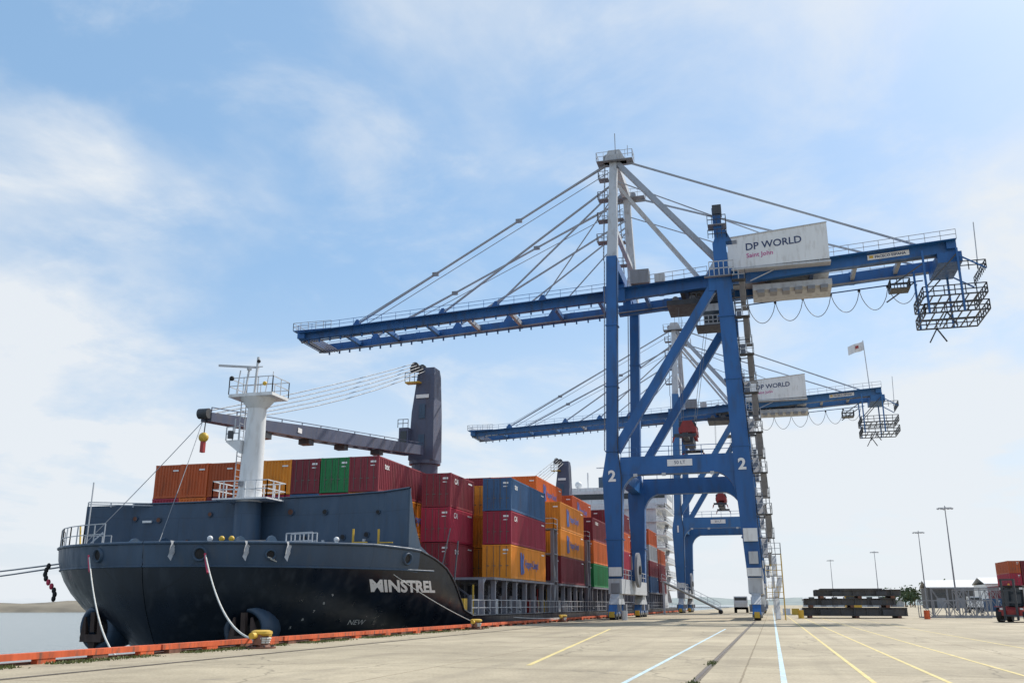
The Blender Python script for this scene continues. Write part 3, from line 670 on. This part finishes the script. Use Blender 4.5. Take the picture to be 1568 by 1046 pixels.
        for k in range(30): p.beam((-15.9,y0+(y1-y0)*k/30-.25,39.8+k*.47),(-15.9,y0+(y1-y0)*k/30+.25,39.8+k*.47),.05,.05,'grey')
    p.beam((-14.85,100.9,53.9),(-14.85,113.3,53.9),1.0,.9,'greyw')
    p.beam((-14.85,99.8,44.5),(-14.85,114.8,44.5),.5,.6,'greyw')
    p.prism([(-16,101,53.4),(-13.2,101,53.4),(-14.0,101,55.0),(-15.4,101,55.0)],(0,.8,0),'greyw')
    p.box((-16.8,100.5,53.4),(-12.4,102.3,53.48),'grey');p.rail([(-12.4,102.3,53.5),(-12.4,100.5,53.5),(-16.8,100.5,53.5),(-16.8,102.3,53.5)],h=1.1,sp=.8,mat='greyw',r=.025)
    p.box((-16.8,111.6,53.4),(-12.4,113.5,53.48),'grey');p.rail([(-16.8,111.6,53.5),(-12.4,111.6,53.5),(-12.4,113.5,53.5)],h=1.1,sp=.8,mat='greyw',r=.025)
    p.beam((-14.5,101,54.2),(-14.5,101,57.2),.08,.08,'grey');p.beam((-13,101,54),(-13,101,55.4),.06,.06,'grey')
    for y in(101.2,112.9):
        p.cyl((-15.6,y,54.1),(-15.6,y+.5,54.1),.5,'grey',n=12);p.cyl((-14.1,y,54.3),(-14.1,y+.5,54.3),.45,'grey',n=12)
    p.beam((-14.4,101.5,53.4),(-3.2,98.6,38.6),.6,.6,'stay');p.beam((-14.4,112.7,53.4),(-3.2,116.2,38.6),.6,.6,'greyw')
    p.beam((-14.4,101.8,50.5),(-5.5,104,38.5),.35,.4,'greyw')
    for gy,ay in((G1,101.6),(G2,112.8)):
        p.beam((-14.4,ay,54.0),(18.8,gy,zb(18.8)+.7),.18,.2,'stay')
        p.beam((-14.4,ay,51.0),(9.6,gy,zb(9.6)+.6),.11,.11,'stay')
        for x,z0,r,z1 in((-49.2,53.7,.2,.8),(-37.5,50.6,.2,.8),(-30.5,49.6,.17,.8),(-24.5,48.8,.12,.8)):
            p.beam((-15.2,ay,z0),(x,gy,zb(x)+z1),r,r,'stay')
        for k in range(2): p.tube([(-15.6,ay+.6+k*.5,53.6-k*.7),(-50+k*2,gy+.4,zb(-49)+.9)],.05,'stay',4)
        for x in(-49.2,-37.5,-30.5,-24.5): p.prism([(x-.8,gy-.12,zb(x)+.4),(x+.8,gy-.12,zb(x)+.4),(x+.15,gy-.12,zb(x)+1.4),(x-.15,gy-.12,zb(x)+1.4)],(0,.24,0),'blue')
        for q in(.35,.68):
            a=Vector((-15.2,ay,53.7)).lerp(Vector((-49.2,gy,zb(-49.2)+.8)),q);p.box((a.x-.4,a.y-.14,a.z-.24),(a.x+.4,a.y+.14,a.z+.24),'grey')
    p.beam((lx(40),Y1,40.2),(lx(44),Y1,44.4),.9,.9,'blue');p.box((-3.9,Y1-.9,42.2),(-1.9,Y1+.9,42.28),'grey')
    for z in(40.6,42.3): p.rail([(-3.9,Y1-.9,z),(-1.9,Y1-.9,z),(-1.9,Y1+.9,z)],h=1.,sp=.5,mat='dark',r=.035)
    p.box((-3.3,Y1-.6,43.6),(-2.3,Y1+.6,44.7),'dark');p.prism([(-3.4,Y1-.6,40.2),(-1.4,Y1-.6,40.2),(-2.0,Y1-.6,41.6),(-2.9,Y1-.6,41.6)],(0,1.2,0),'blue')
    p.box((-4.6,Y1-1.2,36.0),(-1.4,Y1-.7,36.1),'grey');p.rail([(-4.0,Y1-1.2,36.1),(-1.4,Y1-1.2,36.1)],h=1.6,sp=.5,mat='greyw',r=.045)
    x0,x1,ya,yb=-2.0,9.1,102.4,111.6
    vs=[(x0,ya,38.75),(x1,ya,38.95),(x1,yb,38.95),(x0,yb,38.75),(x0,ya,42.5),(x1,ya,43.3),(x1,yb,43.3),(x0,yb,42.5)]
    p.add(vs,[(3,2,1,0),(4,5,6,7),(0,1,5,4),(1,2,6,5),(2,3,7,6),(3,0,4,7)],'white')
    p.box((x0-.1,ya-.12,38.5),(x1+.1,yb+.1,38.74),'greyw')
    for k in range(1,10): 
        xx=x0+k*1.11; p.box((xx-.02,ya-.012,38.8),(xx+.02,ya-.001,42.55+.072*k),'white')
    p.beam((x0-.05,ya-.03,42.52),(x1+.05,ya-.03,43.33),.14,.1,'greyw')
    p.prism([(-5.4,106,38.6),(-2.1,106,38.6),(-2.1,106,42.2),(-3.4,106,42.0)],(0,5,0),'greyw')
    p.text('DP WORLD',1.2,(0.0,ya-.03,41.15),(1,0,.06),(0,0,1),'text_d',off=.018,align='LEFT')
    p.text('Saint John',.75,(0.05,ya-.03,40.1),(1,0,.06),(0,0,1),'text_m',off=.005,align='LEFT')
    p.prism([(-1.5,ya-.03,41.7),(-.9,ya-.03,41.73),(-.9,ya-.03,42.2),(-1.5,ya-.03,42.15)],(0,-.02,0),'grey')
    p.box((.5,104.6,36.6),(9.3,109.4,37.3),'greyw')
    for k in range(6): p.box((1+k*1.4,104.4,36.2),(1.8+k*1.4,106,36.6),'grey')
    p.beam((.3,G1-.9,37.3),(3.0,G1-.9,38.4),.1,.1,'greyw')
    p.prism([(13.2,G1-.46,38.65),(17.6,G1-.46,38.9),(17.6,G1-.46,39.5),(13.2,G1-.46,39.25)],(0,-.02,0),'text_w')
    p.text('PACECO ESPANA',.42,(15.6,G1-.50,39.06),(1,0,.06),(0,0,1),'text_d',off=.01); p.box((13.4,G1-.51,38.85),(13.8,G1-.49,39.15),'yellow')
    x=-.2;zf=lambda x:zb(x)-1.1
    p.beam((-1,G2+1.2,zf(-1)),(20,G2+1.2,zf(20)),.12,.12,'blue')
    while x<18.5:
        w=3.25;pts=[(x+w*k/12,G2+1.2,zf(x)-.1-(2.5+.5*math.sin(x))*(1-(2*k/12-1)**2)**.75) for k in range(13)]
        p.tube(pts,.045,'cable',5);p.box((x-.15,G2+1.05,zf(x)-.3),(x+.15,G2+1.35,zf(x)),'dark'); x+=w
    for z in(31.8,33.7):
        p.rail([(18.4,103,z),(24.8,103,z),(24.8,109.5,z),(18.4,109.5,z),(18.4,103,z)],h=1.1,sp=1.1,mat='dark',r=.05)
        for k in range(8): p.beam((18.4+k*.91,103,z),(18.4+k*.91,109.5,z),.12,.1,'dark')
        for y in(103,106,109.5): p.beam((18.4,y,z),(24.8,y,z),.14,.14,'dark')
    for x,y in((18.8,103),(18.8,109.5),(22.3,103),(22.3,109.5)): p.beam((x,y,31.8),(x,y,39),.22,.22,'blue')
    for y in(103,109.5): 
        p.beam((18.8,y,34.8),(22.3,y,38.4),.14,.14,'dark'); p.beam((22.3,y,38.2),(25,y,36.4),.14,.14,'blue');p.beam((18.8,y,37.6),(15.5,y,35.4),.14,.14,'dark')
        p.beam((20.5,y,31.8),(19.6,y,30.2),.14,.14,'dark');p.beam((20.5,y,31.8),(21.4,y,30.2),.14,.14,'dark')
    p.box((15.2,103,34.9),(17.2,105,35.0),'dark');p.rail([(15.2,103,35),(17.2,103,35),(17.2,105,35),(15.2,105,35),(15.2,103,35)],h=1.,sp=.7,mat='dark',r=.045)
    p.rail([(22.4,103,36.4),(25,103,36.4),(25,109,36.4)],h=1,sp=.8,mat='dark',r=.045)
    p.box((20.4,103.5,37.6),(22.9,109.5,38.8),'blue');p.beam((24.4,104,36.4),(24.6,104,42.2),.09,.09,'greyw')
    tx=-6.5
    p.box((tx-3,G1+.5,35.6),(tx+3,G2-.5,36.2),'dark')
    for k in range(3): p.cyl((tx-2+k*2,G1+1.2,36.5),(tx-2+k*2,G2-1.2,36.5),.4,'grey',n=12)
    p.box((-5.2,104.2,32.7),(-3.0,106.6,35.3),'greyw');p.box((-5.25,104.15,33.0),(-2.95,104.22,34.4),'glass');p.box((-5.26,104.4,33.0),(-5.19,106.4,34.4),'glass')
    p.box((-6.2,103.6,32.5),(-2.2,107,32.6),'dark');p.rail([(-6.2,107,32.6),(-6.2,103.6,32.6),(-2.2,103.6,32.6),(-2.2,107,32.6)],h=1.1,sp=.5,mat='greyw',r=.04)
    p.rail([(-6.5,103.4,35.4),(-1.6,103.4,35.4)],h=1.1,sp=.6,mat='dark',r=.045)
    sx=-7.9
    for ox in(-.7,.7):
        for oy in(-1.6,1.6): p.tube([(tx+ox*2.4,YC+oy,35.7),(sx+ox,YC+oy*.8,21.3)],.035,'cable',4)
    p.box((sx-1.0,YC-2,20.4),(sx+1.0,YC+2,21.0),'red'); 
    for oy in(-1.3,1.3):
        p.cyl((sx-.6,YC+oy-.3,21.3),(sx-.6,YC+oy+.3,21.3),.4,'dark',n=12);p.cyl((sx+.6,YC+oy-.3,21.3),(sx+.6,YC+oy+.3,21.3),.4,'dark',n=12)
        p.prism([(sx-.9,YC+oy-.4,21.0),(sx+.9,YC+oy-.4,21.0),(sx+.5,YC+oy-.4,21.8),(sx-.5,YC+oy-.4,21.8)],(0,.06,0),'red')
    p.box((sx-.6,YC-2.2,19.2),(sx+.6,YC+2.2,19.9),'dark');p.box((sx-.9,YC-1.6,19.9),(sx-.5,YC-1.0,20.4),'red');p.box((sx+.5,YC-1.6,19.9),(sx+.9,YC-1.0,20.4),'red');p.box((sx-.9,YC+1.0,19.9),(sx+.9,YC+1.6,20.4),'red')
    p.box((sx-.3,YC-5.8,19.3),(sx+.3,YC+5.8,19.7),'dark')
    for oy in(-5.9,5.9):
        p.box((sx-1.2,YC+oy-.12,19.2),(sx+1.2,YC+oy+.12,19.55),'dark')
        for ox in(-1.2,1.2): p.prism([(sx+ox-.12,YC+oy-.1,19.2),(sx+ox+.12,YC+oy-.1,19.2),(sx+ox*1.15+.05,YC+oy-.1,18.6),(sx+ox*1.15-.05,YC+oy-.1,18.6)],(0,.2,0),'red')
    z=6.0;k=0
    while z<34.5:
        o=-.32 if k%2==0 else .32
        x=lx(z)+1.6+o;ya_,yb_=(97.6,100.8) if k%2==0 else(100.8,97.6)
        xc=lx(z)+1.6
        p.beam((x,ya_,z),(x,yb_,z+2.1),.55,.1,'grey')
        for s in(-.3,.3): p.beam((x+s,ya_,z+.95),(x+s,yb_,z+3.05),.05,.05,'greyw')
        sg=1 if yb_>99 else -1
        p.box((xc-.75,min(yb_,yb_+sg*.9),z+2.1),(xc+.75,max(yb_,yb_+sg*.9),z+2.17),'dark')
        p.rail([(xc-.72,yb_,z+2.15),(xc-.72,yb_+sg*.9,z+2.15),(xc+.72,yb_+sg*.9,z+2.15),(xc+.72,yb_,z+2.15)],h=1.05,sp=.7,mat='greyw',r=.03)
        p.beam((lx(z)+.8,98.3,z+2.0),(xc+.4,98.3,z+2.0),.1,.1,'dark')
        z+=2.1;k+=1
    for s in(-.7,.7): p.beam((lx(6)+1.6+s,99.2,5),(lx(35)+1.6+s,99.2,36),.07,.07,'dark')
    for z in(0,2.1,4.2): 
        p.beam((.5,96.8,z+.1),(.5 if z!=2.1 else 1.0,99.2,z+2.0),.5,.1,'greyw');p.box((-.4,96.4,z+2.05),(1.2,97.2,z+2.12),'grey');p.rail([(-.4,96.4,z+2.1),(1.2,96.4,z+2.1),(1.2,99.6,z+2.1)],h=1.05,sp=.6,mat='yellow' if z<3 else 'greyw',r=.025)
    for x in(.3,1.2):
        for y in(96.4,99.6): p.beam((x,y,0),(x,y,6.3),.08,.08,'yellow' if x>1 else 'greyw')
    p.box((-2.3,Y1-1.0,7.6),(-.9,Y1-.72,8.9),'white');p.box((-2.2,Y1-1.1,4.2),(-.8,Y1-.68,5.0),'white');p.box((-1.9,Y1-1.0,5.4),(-1.0,Y1-.72,6.6),'greyw');p.box((-2.0,Y1-1.05,1.3),(-.6,Y1-.62,2.2),'white')
    p.box((-16.1,Y1-1.0,4.3),(-14.8,Y1-.70,5.2),'white');p.box((-15.9,Y1-1.1,2.6),(-15.0,Y1-.92,3.6),'grey')
    p.box((-9.6,Y1-.68,15.5),(-7.0,Y1-.64,16.2),'text_w');p.text('50 LT',.5,(-8.3,Y1-.70,15.85),(1,0,0),(0,0,1),'text_d')
    p.text(num,1.6,(-15.5,Y1-.80,14.6),(1,0,0),(0,0,1),'text_w',off=.06);p.text(num,1.6,(lx(15)-.05,Y1-.78,15.4),(1,0,0),(0,0,1),'text_w',off=.06)
    for x in(-13,-10,-5): p.box((x-.2,Y1-.95,14.5),(x+.2,Y1-.65,14.8),'greyw')
    p.tube([(-14.75,Y1-.65,4.2),(-14.5,Y1-.8,14.5),(-14.8,Y1-.66,17.5),(-14.2,Y1-.66,39.5)],.05,'dark',5)
    o=p.obj('ship_to_shore_crane',loc=(0,dy,0))
    return o
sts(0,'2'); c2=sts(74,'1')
b2=paint('crane_blue_hazed',(.03,.135,.34),.5,.2,.3,dirt=(.1,.12,.15),dirt_amt=.5)  # lighter copy of the crane blue, distance haze put into the far crane's colour
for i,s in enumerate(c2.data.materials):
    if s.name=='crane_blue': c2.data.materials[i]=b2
p=P();p.beam((20.5,178,39.5),(20.2,178,49.5),.14,.14,'greyw');
vs=[]
for i in range(8):
    for j in range(2): vs.append((20.2-i*.4,178+.25*math.sin(i*1.1),49.3-j*1.7-.12*i))
p.add(vs,[(2*i,2*i+2,2*i+3,2*i+1) for i in range(7)],'white');p.prism([(19.3,177.6,48.5),(18.7,177.6,48.35),(18.7,177.6,47.8),(19.3,177.6,47.95)],(0,.02,0),'red')
p.obj('flag')

# ------------------------------------------------------------------ yard objects
M['beamgrey']=paint('weathered_steel',(.075,.075,.078),.7,.35,1.2,dirt=(.16,.12,.09),dirt_amt=.6)
p=P()
zz=0
for r_,(h,x0,x1) in enumerate(((.95,3.4,14.4),(.8,3.6,13.3),(.75,4.8,13.9))):
    for y in(113,115.2,117.4):
        p.box((x0,y,zz+.25),(x1,y+.5,zz+.32),'beamgrey');p.box((x0,y,zz+h+.12),(x1,y+.5,zz+h+.2),'beamgrey');p.box((x0,y+.2,zz+.32),(x1,y+.3,zz+h+.12),'beamgrey')
        x=x0
        while x<x1: p.box((x,y+.02,zz+.32),(x+.08,y+.48,zz+h+.12),'beamgrey'); x+=1.35
    for x in(x0+.5,(x0+x1)/2,x1-1.1):
        p.box((x,112.8,zz),(x+.4,118.2,zz+.25),'rust')
    for x in(x0+1.8,x1-2.6): p.box((x,112.7,zz+.3),(x+1.1,113.0,zz+h),'dark')
    p.box((x0+.1,113.4,zz+.34),(x1-.1,117.2,zz+.42),'beamgrey')
    zz+=h+.2
p.box((5.4,113,zz),(12,117,zz+.12),'beamgrey')
p.obj('steel_beam_stack')
def lattice(x,y,L,H,n,name='lattice_truss',ang=0):
    p=P()
    for yy in(0,1.6):
        for z in(.15,H): p.beam((0,yy,z),(L,yy,z),.12,.12,'grey')
        for k in range(n+1):
            a=L*k/n; p.beam((a,yy,.15),(a,yy,H),.08,.08,'grey')
            if k<n: p.beam((a,yy,.15 if k%2 else H),(a+L/n,yy,H if k%2 else .15),.06,.06,'grey')
    for k in range(n+1):
        a=L*k/n
        for z in(.15,H): p.beam((a,0,z),(a,1.6,z),.07,.07,'grey')
    o=p.obj(name,loc=(x,y,0));o.rotation_euler=(0,0,ang)
lattice(15.6,112,7,1.9,5);lattice(20.5,118,9,3.1,5,ang=.15);lattice(19,126,9,3.4,5,ang=-.1);lattice(28,128,10,2.6,5)
def forklift(loc,ang):
    p=P()
    prof=[(-1.9,.55),(1.9,.5),(2.3,.8),(2.3,1.75),(1.9,2.05),(.6,2.05),(.45,1.3),(-1.5,1.25),(-1.9,1.0)]
    p.prism([(a,-1.05,b) for a,b in prof],(0,2.1,0),'red')
    p.box((1.2,-1.07,.75),(2.31,1.07,1.1),'dark')
    for x,r in((-1.35,.62),(1.45,.52)):
        for s in(-1,1):
            p.cyl((x,s*.85,r),(x,s*1.3,r),r,'black',n=22);p.cyl((x,s*1.3,r),(x,s*1.33,r),r*.55,'red',n=14)
            p.box((x-r-.1,s*1.18-.14,2*r+.04),(x+r+.1,s*1.18+.14,2*r+.1),'red')
    for x in(-1.1,.55):
        for s in(-.85,.85): p.beam((x-.0,s,1.25),(x+.15,s,3.0),.1,.1,'black')
    p.box((-1.15,-.95,2.95),(.85,.95,3.08),'black');p.box((-1.0,-.8,3.08),(.7,.8,3.12),'red')
    p.prism([(-1.08,-.84,1.35),(.55,-.84,1.35),(.68,-.84,2.92),(-.94,-.84,2.92)],(0,1.68,0),'glass')
    p.box((-.2,-.3,1.3),(.4,.3,2.2),'black')
    for s in(-.5,.5):
        p.box((-2.2,s-.08,.2),(-2.0,s+.08,3.6),'dark');p.box((-3.5,s-.09,.15),(-2.2,s+.09,.22),'dark')
    for z in(.5,1.6,2.6,3.5): p.box((-2.25,-.6,z),(-2.05,.6,z+.14),'dark')
    for s in(-.8,.8): p.box((-1.25,s-.12,2.75),(-1.15,s+.12,2.92),'text_w');p.box((-1.95,s-.12,1.05),(-1.9,s+.12,1.2),'text_w')
    p.cyl((.6,.6,3.08),(.6,.6,3.3),.08,'yellow');p.cyl((1.2,-.7,2.05),(1.2,-.7,3.0),.06,'dark')
    o=p.obj('forklift',loc=loc);o.rotation_euler=(0,0,ang)
forklift((20.9,93.0,0),1.1)
def lamp(x,y,h=25):
    p=P();p.cyl((0,0,0),(0,0,h),.24,'grey',.11,n=10);p.cyl((0,0,0),(0,0,.5),.5,'grey',n=10)
    p.beam((-1.6,0,h),(1.6,0,h),.12,.12,'grey');p.beam((0,-1.2,h),(0,1.2,h),.12,.12,'grey')
    for a,b in((-1.6,0),(1.6,0),(0,-1.2),(0,1.2),(-.8,0),(.8,0)): p.prism([(a-.35,b-.3,h-.1),(a+.35,b-.3,h-.1),(a+.25,b-.3,h-.45),(a-.25,b-.3,h-.45)],(0,.6,0),'greyw')
    p.cyl((0,0,h),(0,0,h+.5),.1,'grey')
    p.obj('lamp_mast',loc=(x,y,0))
for x,y in((44,255),(49.6,341),(47.8,467),(33,551)): lamp(x,y)
for (x,y,n,c) in((51.5,232,4,(MAR,ORG,MAG,BRN)),(54.1,232,4,(BLU,MAR,MAR,MAR)),(56.7,232,4,(ORG,BRN,MAR,MAG)),(59.3,232,3,(MAR,MAR,BRN,MAG)),(48.3,228,2,(GRY,MAR)),(62,236,3,(MAR,ORG,MAR)),(45.5,226,1,(BLU,))):
    for k in range(n): cont(x,y,k*TIER,c[k%len(c)])
for i in range(7): cont(66+i*2.6,330,0,random.choice(cols));
def warehouse(x,y,L,D,H,roof,mat='white',name='warehouse'):
    p=P();p.box((0,0,0),(L,D,H),mat);p.prism([(-.5,-.5,H),(L+.5,-.5,H),(L+.5,D/2,H+roof),(-.5,D/2,H+roof)],(0,0,.25),'greyw');p.prism([(-.5,D/2,H+roof),(L+.5,D/2,H+roof),(L+.5,D+.5,H),(-.5,D+.5,H)],(0,0,.25),'greyw')
    k=3
    while k<L-4: p.box((k,-.06,0),(k+3.5,-.01,4),'grey');p.box((k,-.06,5),(k+3.5,-.01,6),'glass');k+=7
    p.obj(name,loc=(x,y,0))
warehouse(70,350,34,20,8,2.2);warehouse(62,420,22,18,8,3,'beamgrey');warehouse(20,640,60,30,4,1.5,'greyw');warehouse(88,300,26,16,6,1.5,'beamgrey')
def tractor(x,y,c):
    p=P();p.box((-1.2,0,.6),(1.2,5.5,1.0),'dark');p.prism([(-1.2,0,.6),(-1.2,2.0,.6),(-1.2,1.9,2.9),(-1.2,.3,2.9),(-1.2,0,1.7)],(2.4,0,0),c);p.box((-1.05,.12,1.75),(1.05,.2,2.7),'glass');p.box((-1.22,.5,1.7),(1.22,1.5,2.6),'glass')
    for yy in(1.0,4.4):
        for s in(-1,1): p.cyl((s*.85,yy,.5),(s*1.22,yy,.5),.5,'black',n=16)
    p.obj('terminal_tractor',loc=(x,y,0))
tractor(-5.5,178,'white');tractor(12.5,160,'yellow');tractor(36,190,'white')
def barrel(x,y,c):
    p=P();p.cyl((0,0,0),(0,0,.9),.3,c,n=16);p.cyl((0,0,.28),(0,0,.32),.315,c,n=16);p.cyl((0,0,.58),(0,0,.62),.315,c,n=16);p.obj('oil_drum',loc=(x,y,0))
barrel(3.0,110,'yellow');barrel(15.6,108,'text_k');barrel(-14.0,93,'greyw')
p=P()
for i in range(6):
    x=1.5+i*1.3;p.prism([(x,150,0),(x,150.6,0),(x,150.4,.9),(x,150.2,.9)],(1.1,0,0),'yellow' if i%2 else 'white')
p.obj('traffic_barrier')
p=P();p.beam((-16.5,150,5),(-8,156,.6),1.0,.15,'greyw');p.rail([(-16.5,150,5),(-8,156,.6)],h=1.1,sp=1.2,mat='greyw');p.cyl((-8,155.5,.35),(-8,156.5,.35),.35,'black')
p.beam((-16.3,150,5),(-16.3,150,0),.3,.3,'greyw');p.obj('gangway')

# trees & hills
mt=bpy.data.materials.new('foliage');t=nt(mt);b=t.nodes['Principled BSDF'];nz=t.nodes.new('ShaderNodeTexNoise');nz.inputs['Scale'].default_value=.2;cr=t.nodes.new('ShaderNodeValToRGB');cr.color_ramp.elements[0].color=(.035,.06,.03,1);cr.color_ramp.elements[1].color=(.10,.14,.06,1);cr.color_ramp.elements[0].position=.35;cr.color_ramp.elements[1].position=.65
tc=t.nodes.new('ShaderNodeTexCoord');t.links.new(tc.outputs['Object'],nz.inputs[0]);t.links.new(nz.outputs[0],cr.inputs[0]);t.links.new(cr.outputs[0],b.inputs['Base Color']);b.inputs['Roughness'].default_value=.9;M['foliage']=mt
p=P()
for i in range(80):
    x=random.uniform(70,330);y=random.uniform(520,640);h=random.uniform(7,13)
    p.cyl((x,y,0),(x,y,h*.6),.3,'rust',.15,n=5,caps=False)
    for k in range(110):
        a=random.uniform(0,6.28);r=random.uniform(0,1)**.5*h*.38;zc=h*.62+random.gauss(0,h*.17)
        cx,cy=x+r*math.cos(a),y+r*math.sin(a)*.8
        q=[Vector((random.gauss(0,.7),random.gauss(0,.7),random.gauss(0,.6))) for _ in range(4)]
        p.add([(cx+v.x,cy+v.y,zc+v.z) for v in q],[(0,1,2),(0,2,3)],'foliage')
p.obj('tree_line')
def hillmat(name,c1,c2):
    m=bpy.data.materials.new(name);t=nt(m);b=t.nodes['Principled BSDF'];b.inputs['Roughness'].default_value=1;nz=t.nodes.new('ShaderNodeTexNoise');nz.inputs['Scale'].default_value=.03;nz.inputs['Detail'].default_value=8
    tc=t.nodes.new('ShaderNodeTexCoord');t.links.new(tc.outputs['Object'],nz.inputs[0]);cr=t.nodes.new('ShaderNodeValToRGB');cr.color_ramp.elements[0].position=.35;cr.color_ramp.elements[1].position=.65;cr.color_ramp.elements[0].color=(*c1,1);cr.color_ramp.elements[1].color=(*c2,1)
    t.links.new(nz.outputs[0],cr.inputs[0]);t.links.new(cr.outputs[0],b.inputs['Base Color']);return m
M['hillL']=hillmat('far_shore',(.13,.115,.09),(.24,.21,.16));M['hillR']=hillmat('far_hills',(.20,.24,.25),(.27,.31,.30))
def hills(name,pts,hfun,depth,mat,z0,n=80):
    p=P();vs=[];a=Vector(pts[0]);b=Vector(pts[1]);d=(b-a).normalized();nn=Vector((-d.y,d.x,0));
    for i in range(n+1):
        q=a.lerp(b,i/n);h=hfun(i/n)
        for j,(w,hh) in enumerate(((0,0),(.1,.35),(.3,.75),(.5,1),(1,.6))):
            vs.append((q.x+nn.x*depth*w,q.y+nn.y*depth*w,z0+h*hh*(1+.15*math.sin(i*1.3+j*2))))
    p.add(vs,[(i*5+j,(i+1)*5+j,(i+1)*5+j+1,i*5+j+1) for i in range(n) for j in range(4)],mat,True);p.obj(name)
hills('far_shore_terrain',[(-1500,200,0),(-150,900,0)],lambda u:8+2*math.sin(u*9)+1.5*math.sin(u*31),120,'hillL',-5.2)
hills('hills',[(-400,1900,0),(2600,1500,0)],lambda u:14+16*max(0,math.sin(u*5+.2))*u+3*math.sin(u*40),500,'hillR',-.2)

# ------------------------------------------------------------------ light, sky, camera
EL,AZ=R(46),R(30)
w=bpy.data.worlds.new('World');scene.world=w;w.use_nodes=True;t=w.node_tree;n=t.nodes;l=t.links
bg=n['Background'];bg.inputs[1].default_value=.145
sky=n.new('ShaderNodeTexSky');sky.sky_type='NISHITA';sky.sun_disc=False;sky.sun_elevation=EL;sky.sun_rotation=AZ;sky.air_density=1.0;sky.dust_density=1.0;sky.ozone_density=1.0
tc=n.new('ShaderNodeTexCoord');sp=n.new('ShaderNodeSeparateXYZ');l.new(tc.outputs['Generated'],sp.inputs[0])
def mth(op,a,b=None,clamp=False):
    m=n.new('ShaderNodeMath');m.operation=op;m.use_clamp=clamp
    for i,v in enumerate((a,b)):
        if v is None: continue
        if isinstance(v,(int,float)): m.inputs[i].default_value=v
        else: l.new(v,m.inputs[i])
    return m.outputs[0]
z=mth('MAXIMUM',sp.outputs[2],0.0);den=mth('ADD',z,.22)
cb=n.new('ShaderNodeCombineXYZ');l.new(mth('DIVIDE',sp.outputs[0],den),cb.inputs[0]);l.new(mth('DIVIDE',sp.outputs[1],den),cb.inputs[1])
def noise(scale,detail,rough,dist,loc):
    mp=n.new('ShaderNodeMapping');mp.inputs['Location'].default_value=loc;l.new(cb.outputs[0],mp.inputs[0])
    z_=n.new('ShaderNodeTexNoise');z_.inputs['Scale'].default_value=scale;z_.inputs['Detail'].default_value=detail;z_.inputs['Roughness'].default_value=rough;z_.inputs['Distortion'].default_value=dist;l.new(mp.outputs[0],z_.inputs[0]);return z_.outputs[0]
def mrange(v,a,b,c,d):
    m=n.new('ShaderNodeMapRange');m.interpolation_type='SMOOTHSTEP';l.new(v,m.inputs[0])
    for i,q in enumerate((a,b,c,d)): m.inputs[i+1].default_value=q
    return m.outputs[0]
c1=mrange(noise(1.0,10,.56,.3,(3.1,1.7,0)),.44,.68,0,.85)
c2=mrange(noise(2.4,9,.6,.4,(7.3,2.2,0)),.44,.72,0,.5)
hz=mrange(z,.02,.36,.78,0)
mask=mth('MINIMUM',mth('ADD',mth('ADD',c1,c2),hz,True),.95)
hm=n.new('ShaderNodeMixRGB');hm.inputs[0].default_value=.55;l.new(sky.outputs[0],hm.inputs[1]);hm.inputs[2].default_value=(2.3,4.1,6.3,1)
mx=n.new('ShaderNodeMixRGB');l.new(mask,mx.inputs[0]);l.new(hm.outputs[0],mx.inputs[1]);mx.inputs[2].default_value=(5.7,6.0,6.3,1);l.new(mx.outputs[0],bg.inputs[0])
sl=bpy.data.lights.new('sun','SUN');sl.energy=5.0;sl.angle=R(.5);sl.color=(1,.94,.84);so=bpy.data.objects.new('sun',sl);scene.collection.objects.link(so)
d=Vector((math.sin(AZ)*math.cos(EL),math.cos(AZ)*math.cos(EL),math.sin(EL)));so.rotation_euler=d.to_track_quat('Z','Y').to_euler();so.location=(0,0,100)
cam=bpy.data.cameras.new('camera');co=bpy.data.objects.new('camera',cam);scene.collection.objects.link(co);scene.camera=co
cam.sensor_width=36;cam.lens=1400/1568*36;cam.clip_start=.1;cam.clip_end=20000
co.location=(0,0,1.5);co.rotation_euler=(R(90+16.02),0,R(15.29))
scene.view_settings.view_transform='Standard'
scene.view_settings.look='None';scene.view_settings.exposure=0
